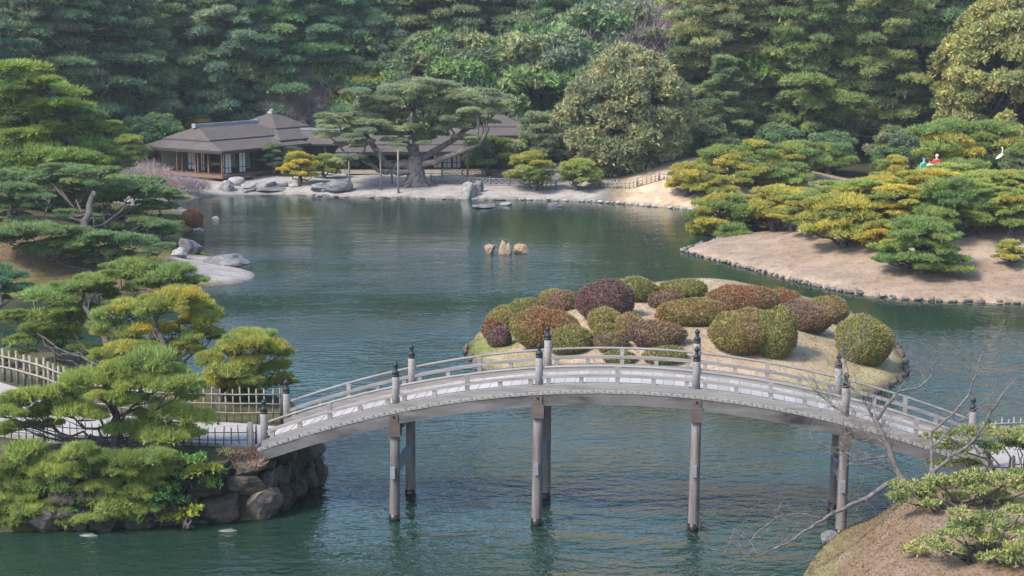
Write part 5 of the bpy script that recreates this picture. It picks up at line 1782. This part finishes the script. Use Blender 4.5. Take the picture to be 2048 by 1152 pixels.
# rear house behind the great pine
p0 = np.array(far.on(692, 352))
rh = empty('rear_house', (p0[0], p0[1] + 1.0, p0[2]), math.radians(3))
tag(rh, 'long dark rear house with white paper screens behind the great pine', 'house')
RL, RW, RF, RE = 9.9, 5.0, 0.40, 1.72
hip_roof(rh, RL / 2, RW / 2, RL / 2 + 0.8, RW / 2 + 0.9, RE, 0.95, 3.2, tile=False)
hip_roof(rh, RL + 0.9, RW / 2 + 2.0, 3.3, 3.2, RE + 1.0, 1.35, 0.7, 'upper_roof', tile=False)
MB().box((RL + 0.9, RW / 2 + 2.0, 1.2), (4.6, 4.4, 2.6)).build('upper_wall', M['darkwood'], rh)
for i in range(8): MB().box((RL / 2, -0.55 + i * 0.14, RF - 0.03), (RL + 0.4, 0.13, 0.06)).build('floor_board', M['brownwood'], rh)
MB().box((RL / 2, RW / 2 + 0.4, RF - 0.06), (RL, RW - 0.6, 0.1)).build('inner_floor', M['darkwood'], rh)
MB().box((RL / 2, -0.64, RF - 0.15), (RL + 0.5, 0.07, 0.26)).build('rim_beam', M['plaster'], rh)
for x in np.linspace(0, RL, 9):
    MB().box((x, 0.5, (RF + RE) / 2), (0.11, 0.11, RE - RF)).build('pillar', M['darkwood'], rh)
    MB().tube([(x, -0.55, -0.1), (x, -0.55, RF - 0.1)], 0.06, 6).build('stilt', M['darkwood'], rh)
MB().box((RL / 2, RW - 0.6, (RF + RE) / 2), (RL - 0.2, 0.08, RE - RF)).build('back_wall', M['darkwood'], rh)
MB().box((RL / 2, 0.5, RE - 0.14), (RL, 0.1, 0.22)).build('lintel', M['darkwood'], rh)
for x0, x1 in ((6.25, 6.85), (6.95, 7.55), (7.65, 8.25)): screen(rh, x0, x1, 0.42, 'x', RF, RE - 0.26)
screen(rh, 1.6, 2.3, 2.2, 'x', RF, RE - 0.3, mat='plaster')
screen(rh, 5.2, 5.6, 1.2, 'x', RF, RE - 0.3)
for x0, x1 in ((8.4, 9.0), (9.05, 9.8)): MB().box(((x0 + x1) / 2, 0.45, (RF + RE) / 2), (x1 - x0, 0.05, RE - RF - 0.2)).build('shutter', M['darkwood'], rh)

# ------------------------------------------------------------------ leafless cherry and leafy shrubs at the bridge foot
def cherry():
    r = np.random.default_rng(31)
    Y0 = 35.6
    bx = at(1858, 1000, Y0)
    base = np.array((bx[0], Y0, rb.z(bx[0], Y0)))
    root = empty('cherry_tree', base)
    tag(root, 'leafless pale-barked cherry tree spreading thin twigs before the bridge', 'tree')
    mb, tw = MB(), MB()

    def limb(px, w0, w1, y0, y1, target=None, sides=7):
        pts = [at(x, y, y0 + (y1 - y0) * i / (len(px) - 1)) - base for i, (x, y) in enumerate(px)]
        n = max(8, len(px) * 3)
        tt = np.linspace(0, len(px) - 1, n)
        p = np.stack([np.interp(tt, range(len(px)), [q[c] for q in pts]) for c in range(3)], 1)
        p[1:-1] += r.normal(size=(n - 2, 3)) * 0.012
        (target or mb).tube(p, np.linspace(w0 * 0.72, w1 * 0.72, n), sides)
        return p

    def twigs(p, n, ln, w, depth):
        for _ in range(n):
            i = r.integers(1, len(p))
            d = unit(p[i] - p[max(i - 2, 0)])
            d = unit(d * 0.55 + r.normal(size=3) * np.array((0.75, 0.5, 0.55)) + np.array((0, 0, 0.38)))
            l = ln * r.uniform(0.5, 1.3)
            e = p[i] + d * l
            q = branch_pts(p[i], e, r, -0.06 if r.uniform() < 0.6 else 0.05, 6, 0.045)
            tw.tube(q, np.linspace(w, w * 0.35, 6), 4, False)
            if depth: twigs(q, r.integers(2, 5), ln * 0.55, w * 0.55, depth - 1)

    trunk = limb([(1858, 1015), (1835, 985), (1802, 955), (1790, 930), (1776, 890), (1757, 850), (1747, 833)], 0.17, 0.055, Y0, Y0 + 0.3)
    a = limb([(1802, 955), (1770, 970), (1735, 996), (1700, 1010), (1660, 1030), (1620, 1056), (1570, 1090), (1520, 1112), (1470, 1108), (1420, 1097)], 0.085, 0.012, Y0 + 0.1, Y0 - 1.4)
    b_ = limb([(1645, 1038), (1605, 1028), (1560, 1032), (1520, 1058), (1490, 1095)], 0.04, 0.012, Y0 - 0.6, Y0 - 1.3)
    c = limb([(1775, 912), (1745, 916), (1715, 922), (1692, 905), (1680, 884)], 0.05, 0.015, Y0 + 0.25, Y0 + 0.5)
    d = limb([(1752, 842), (1775, 808), (1798, 783), (1840, 775), (1862, 752), (1866, 735)], 0.055, 0.02, Y0 + 0.3, Y0 + 0.1)
    e = limb([(1862, 958), (1863, 920), (1860, 862)], 0.075, 0.04, Y0 - 0.1, Y0 + 0.2)
    f = limb([(1862, 948), (1900, 916), (1944, 886), (1965, 855), (1985, 815), (2030, 758)], 0.07, 0.015, Y0 - 0.1, Y0 - 0.6)
    g_ = limb([(1861, 865), (1900, 832), (1936, 795), (1950, 750), (1962, 710), (2005, 655)], 0.045, 0.010, Y0 + 0.2, Y0 + 0.5)
    h_ = limb([(1866, 892), (1900, 860), (1945, 822), (1990, 780)], 0.035, 0.01, Y0, Y0 + 0.4)
    i_ = limb([(1776, 890), (1740, 870), (1700, 838), (1650, 800), (1590, 740)], 0.03, 0.008, Y0 + 0.2, Y0 + 0.9)
    j_ = limb([(1757, 850), (1735, 815), (1700, 770), (1690, 720), (1715, 680)], 0.03, 0.008, Y0 + 0.3, Y0 + 0.5)
    k_ = limb([(1800, 950), (1760, 930), (1710, 925), (1650, 895), (1590, 860)], 0.03, 0.008, Y0 + 0.1, Y0 - 0.4)
    for p, n, ln in ((a, 14, 0.62), (b_, 7, 0.5), (c, 8, 0.45), (d, 9, 0.5), (f, 10, 0.6), (g_, 9, 0.55), (h_, 7, 0.5), (i_, 14, 0.6), (j_, 14, 0.55), (k_, 9, 0.5), (trunk[10:], 4, 0.5)):
        twigs(p, int(n * 1.5), ln, 0.0085, 2)
    mb.build('trunk', M['cherrybark'], root, True)
    tw.build('twig_crown', M['cherrybark'], root)


cherry()
LSH = [(3, (0.140, 0.155, 0.055)), (2, (0.175, 0.180, 0.070)), (2, (0.105, 0.130, 0.045))]
pb1 = (11.2, 36.2)
leafy_shrub('flat-topped leafy evergreen beside the low dark grid fence', 'shrub', None, (*pb1, rb.z(*pb1)),
            [(1880, 880, 76), (1935, 872, 90), (1995, 872, 96), (2050, 876, 90), (1900, 905, 80), (1965, 900, 90), (2035, 900, 90), (1880, 930, 60), (1930, 932, 70)], 36.8, LSH, 421, 0.085, 0.034, 200, 5, 0.6, 0.42)
pb2 = (9.2, 33.7)
leafy_shrub('light green leafy shrub on the crest of mounded lawn', 'shrub', None, (*pb2, rb.z(*pb2)),
            [(1800, 1000, 60), (1840, 985, 80), (1890, 972, 84), (1945, 965, 90), (2005, 968, 90), (2050, 985, 80), (1860, 1012, 50), (1985, 1000, 90), (2035, 1020, 80), (1850, 1000, 60), (1915, 1000, 60), (1960, 985, 70), (2045, 955, 70), (1870, 965, 60), (1800, 975, 50), (2040, 1050, 70)], 33.7, LSH, 422, 0.085, 0.034, 200, 5, 0.5, 0.5)
pb3 = (9.0, 31.0)
leafy_shrub('ragged leafy shrub with crooked grey stems low on the lawn', 'shrub', None, (*pb3, rb.z(*pb3)),
            [(1925, 1058, 88), (1985, 1045, 80), (2035, 1070, 90), (1880, 1098, 70), (1950, 1110, 90), (2010, 1125, 100), (1830, 1105, 60), (2045, 1140, 80), (1900, 1075, 60), (1970, 1080, 70), (1920, 1030, 60), (2040, 1030, 70), (1990, 1085, 70), (1855, 1085, 50), (1930, 1140, 70), (1975, 1150, 70), (2040, 1100, 80), (1890, 1130, 50)], 31.0, LSH, 423, 0.085, 0.034, 190, 5, 0.5, 0.5, stems=0.035)

# ------------------------------------------------------------------ koi
def koi(x, y, ln, ang, seed, label, tint):
    p = g(x, y)
    L = ln
    o = MB()
    ts = np.linspace(0, 1, 12)
    wid = 0.13 * L * np.sin(np.clip(ts * 1.08 + 0.06, 0, 1) * math.pi) ** 0.7 + 0.012
    pts = np.stack([(ts - 0.5) * L, 0.05 * L * np.sin(ts * 4 + seed), 0 * ts], 1)
    o.tube(pts, wid, 10)
    e = pts[-1]
    root = empty('koi', (p[0], p[1], -0.075 * L), ang)
    tag(root, label, 'fish', 'koi near the stone bank')
    b_ = o.build('body', M['koi'], root, True)
    o = MB()
    o.add([e, e + (0.16 * L, 0.07 * L, 0.06), e + (0.10 * L, 0, 0.03), e + (0.16 * L, -0.07 * L, 0.06)], None, [[0, 1, 2], [0, 2, 3]])
    o.build('tail_fin', M['koi'], root)
    o = MB()
    o.add([(-0.1 * L, 0, 0.12 * L), (0.12 * L, 0, 0.12 * L), (0.04 * L, 0, 0.19 * L)], None, [[0, 1, 2]])
    o.build('dorsal_fin', M['koi'], root)


koi(182, 1071, 0.62, 0.05, 1.0, 'pale koi below the sprawling pine', 1)
koi(460, 1061, 0.62, 0.16, 2.2, 'pale koi in the dark water by the abutment stones', 1)

# ------------------------------------------------------------------ white heron on a pine
def heron():
    c = at(2003, 312, 95.0)
    root = empty('heron', (c[0], c[1], c[2]))
    root.scale = (0.68, 0.68, 0.68)
    tag(root, 'white heron with stretched neck perched on the greyish pine', 'bird')
    mb = MB()
    mb.tube([(-0.46, 0, -0.26), (-0.36, 0, -0.18), (-0.16, 0, -0.06), (0.0, 0, 0.06), (0.06, 0, 0.14), (0.05, 0, 0.30), (0.08, 0, 0.48), (0.06, 0, 0.62), (0.02, 0, 0.70), (-0.04, 0, 0.71)],
            [0.02, 0.08, 0.15, 0.14, 0.085, 0.055, 0.05, 0.045, 0.055, 0.025], 10)
    mb.build('body', M['feather'], root, True)
    MB().tube([(-0.04, 0, 0.71), (-0.17, 0, 0.70)], [0.022, 0.004], 6).build('bill', M['bill'], root)
    for s in (-1, 1): MB().tube([(-0.08, 0.05 * s, -0.1), (-0.05, 0.05 * s, -0.35), (-0.07, 0.05 * s, -0.62)], 0.013, 5).build('leg', M['black'], root)


heron()

# ------------------------------------------------------------------ three people on the mound behind the grove
def person(x, y, hgt, coat, trousers, hair, label, face, seed, arm=0.0):
    """standing figure; feet on the peninsula mound; x, y = photo pixel of the head"""
    Y = 97.5
    c = at(x, y, Y)
    s = hgt / 1.68
    gz = c[2] + 0.11 * s - hgt
    root = empty('person', (c[0], Y, gz), face)
    tag(root, label, 'person')
    verts = [((0, 0, 0.93), 0.15), ((0, 0, 1.12), 0.145), ((0, 0, 1.32), 0.165), ((0, 0, 1.43), 0.075), ((0, -0.01, 1.50), 0.058), ((0, -0.02, 1.56), 0.092), ((0, -0.015, 1.63), 0.082)]
    edges = [(0, 1), (1, 2), (2, 3), (3, 4), (4, 5), (5, 6)]
    for sx in (-1, 1):
        n = len(verts)
        verts += [((0.10 * sx, 0, 0.86), 0.105), ((0.105 * sx, -0.02, 0.48), 0.07), ((0.11 * sx, 0.01, 0.09), 0.045), ((0.12 * sx, -0.13, 0.035), 0.035)]
        edges += [(0, n), (n, n + 1), (n + 1, n + 2), (n + 2, n + 3)]
        n = len(verts)
        verts += [((0.19 * sx, 0, 1.36), 0.062), ((0.25 * sx, 0.02, 1.10), 0.046), ((0.20 * sx, -0.16 - arm, 0.96 + arm), 0.034), ((0.16 * sx, -0.23 - arm, 0.97 + arm), 0.030)]
        edges += [(2, n), (n, n + 1), (n + 1, n + 2), (n + 2, n + 3)]
        for k in range(5):                       # fingers
            q = len(verts)
            verts += [((0.16 * sx - 0.024 * sx + 0.012 * k * sx, -0.27 - arm - (0.0 if k in (0, 4) else 0.02), 0.96 + arm), 0.008), ((0.16 * sx - 0.026 * sx + 0.013 * k * sx, -0.30 - arm - (0, 0.025, 0.03, 0.025, 0.01)[k], 0.94 + arm), 0.007)]
            edges += [(n + 3, q), (q, q + 1)]

    def skin(name, vs, es, mat, grow=0.0, sub=1):
        me = bpy.data.meshes.new(name)
        me.from_pydata([tuple(np.array(v[0]) * s) for v in vs], es, [])
        o = obj(name, me, mat, root)
        o.modifiers.new('skin', 'SKIN').use_smooth_shade = True
        o.modifiers.new('sub', 'SUBSURF').levels = sub
        o.modifiers['sub'].render_levels = sub
        for i, v in enumerate(vs):
            sk = me.skin_vertices[0].data[i]
            sk.radius = ((v[1] + grow) * s, (v[1] * (0.72 if i in (0, 1, 2) else 1) + grow) * s)
            sk.use_root = i == 0
        return o

    skin('body', verts, edges, M['skin'])
    cm = plain(label.split()[0] + '_coat', coat, None, 12, 0.85)
    tm = plain(label.split()[0] + '_trousers', trousers, None, 12, 0.9)
    jv = [verts[0], verts[1], verts[2], ((0, 0, 1.40), 0.08)]
    je = [(0, 1), (1, 2), (2, 3)]
    for sx in (-1, 1):
        n = len(jv)
        jv += [((0.19 * sx, 0, 1.36), 0.066), ((0.25 * sx, 0.02, 1.10), 0.054), ((0.205 * sx, -0.145 - arm, 0.97 + arm), 0.044)]
        je += [(2, n), (n, n + 1), (n + 1, n + 2)]
    skin('jacket', jv, je, cm, 0.022)
    tv = [((0, 0, 0.93), 0.15)]
    te = []
    for sx in (-1, 1):
        n = len(tv)
        tv += [((0.10 * sx, 0, 0.86), 0.105), ((0.105 * sx, -0.02, 0.48), 0.078), ((0.11 * sx, 0.01, 0.10), 0.06)]
        te += [(0, n), (n, n + 1), (n + 1, n + 2)]
    skin('trousers', tv, te, tm, 0.014)
    v, f = ICO[2]
    hv = v * np.array((0.098, 0.108, 0.105)) * s
    keep = (v[f].mean(1)[:, 2] > 0.12) | (v[f].mean(1)[:, 1] > 0.1)
    hm = M['hair'] if hair is None else plain(label.split()[0] + '_hat', hair, None, 12, 0.9)
    obj('hair' if hair is None else 'hat', npmesh('hair', hv, f[keep], None, True), hm, root, (0, -0.005 * s, 1.605 * s))
    for sx in (-1, 1):
        obj('eye', npmesh('eye', ICO[1][0] * 0.011 * s, ICO[1][1]), M['black'], root, (0.033 * sx * s, -0.105 * s, 1.585 * s))
    nm = MB().add(np.array([(-0.012, 0, 0), (0.012, 0, 0), (0, -0.025, -0.005), (0, 0, 0.04)]) * s, None, [[0, 1, 2], [1, 3, 2], [3, 0, 2]])
    nm.build('nose', M['skin'], root, loc=(0, -0.108 * s, 1.555 * s))
    mo = MB().box((0, 0, 0), (0.04 * s, 0.006, 0.008 * s))
    mo.build('mouth', M['brownwood'], root, loc=(0, -0.108 * s, 1.528 * s))


person(1848, 320, 1.60, (0.04, 0.42, 0.30), (0.05, 0.06, 0.10), (0.10, 0.22, 0.40), 'person in a teal green jacket and blue hat above the grove', 0.5, 1)
person(1860, 323, 1.52, (0.75, 0.75, 0.78), (0.06, 0.06, 0.08), None, 'person in a white top between the teal and red jackets', -0.3, 2, 0.1)
person(1874, 313, 1.72, (0.62, 0.05, 0.07), (0.05, 0.05, 0.09), (0.72, 0.62, 0.62), 'person in a red jacket and pale hat above the grove', 0.2, 3)


# ------------------------------------------------------------------ short winter grass and fallen needles on the open ground
def grass(name, land, x0, x1, y0, y1, n, cols, L, Wd, label, smin=0.25, seed=0):
    r = np.random.default_rng(seed + 4000)
    X, Y = r.uniform(x0, x1, n), r.uniform(y0, y1, n)
    s_ = sdf(land.poly, X, Y)
    k = (s_ > smin) & ~((land is far) & (np.hypot((X - g(445, 545)[0]) / 3.2, (Y - g(445, 545)[1]) / 5.5) < 1))
    X, Y, s_ = X[k], Y[k], s_[k]
    Z = land.zf(s_, X, Y)
    m_ = 0.5 + 0.5 * vnoise(X, Y, 1.1, seed + 5) + 0.25 * r.normal(size=len(X))
    c = np.clip(m_, 0, 1)[:, None]
    T = (np.array(cols[0]) * (1 - c) + np.array(cols[1]) * c) * r.uniform(0.7, 1.3, (len(X), 1))
    v, f, t = blades(np.stack([X, Y, Z - 0.01], 1), np.tile((0, 0, 1.0), (len(X), 1)), T, r, 3, L, Wd, 0.9)
    tag(obj(name, npmesh(name, v, f, t), M['leaf']), label, kind='stuff')


grass('grass', rb, 4, 16, 28, 42, 34000, ((0.205, 0.142, 0.10), (0.165, 0.145, 0.07)), 0.055, 0.018, 'short dry grass on the mounded lawn', 0.05, 1)
grass('grass', isl, -4, 17, 48, 78, 36000, ((0.33, 0.26, 0.175), (0.25, 0.22, 0.12)), 0.06, 0.025, 'short dry grass on the azalea island', 0.1, 2)
grass('grass', pen, 7, 40, 66, 92, 50000, ((0.33, 0.255, 0.19), (0.29, 0.22, 0.16)), 0.05, 0.018, 'short dry grass on the peninsula', 0.3, 3)
grass('grass', far, -34, -9, 68, 100, 34000, ((0.145, 0.103, 0.058), (0.115, 0.105, 0.040)), 0.10, 0.022, 'rough dry grass on the bank of spreading pines', 1.2, 4)

# ------------------------------------------------------------------ thin winter haze over the whole garden
hz = MB().box((20, 190, 24), (460, 480, 55)).build('haze', None)
hm = bpy.data.materials.new('thin_haze')
hm.use_nodes = True
nt = hm.node_tree
nt.nodes.clear()
out = nd(nt, 'ShaderNodeOutputMaterial')
vol = nd(nt, 'ShaderNodeVolumePrincipled')
vol.inputs['Color'].default_value = (0.80, 0.88, 0.96, 1)
vol.inputs['Density'].default_value = 0.0003
vol.inputs['Anisotropy'].default_value = 0.2
nt.links.new(vol.outputs[0], out.inputs['Volume'])
hz.data.materials.append(hm)
tag(hz, 'thin pale haze over the pond and wooded hill', kind='stuff')
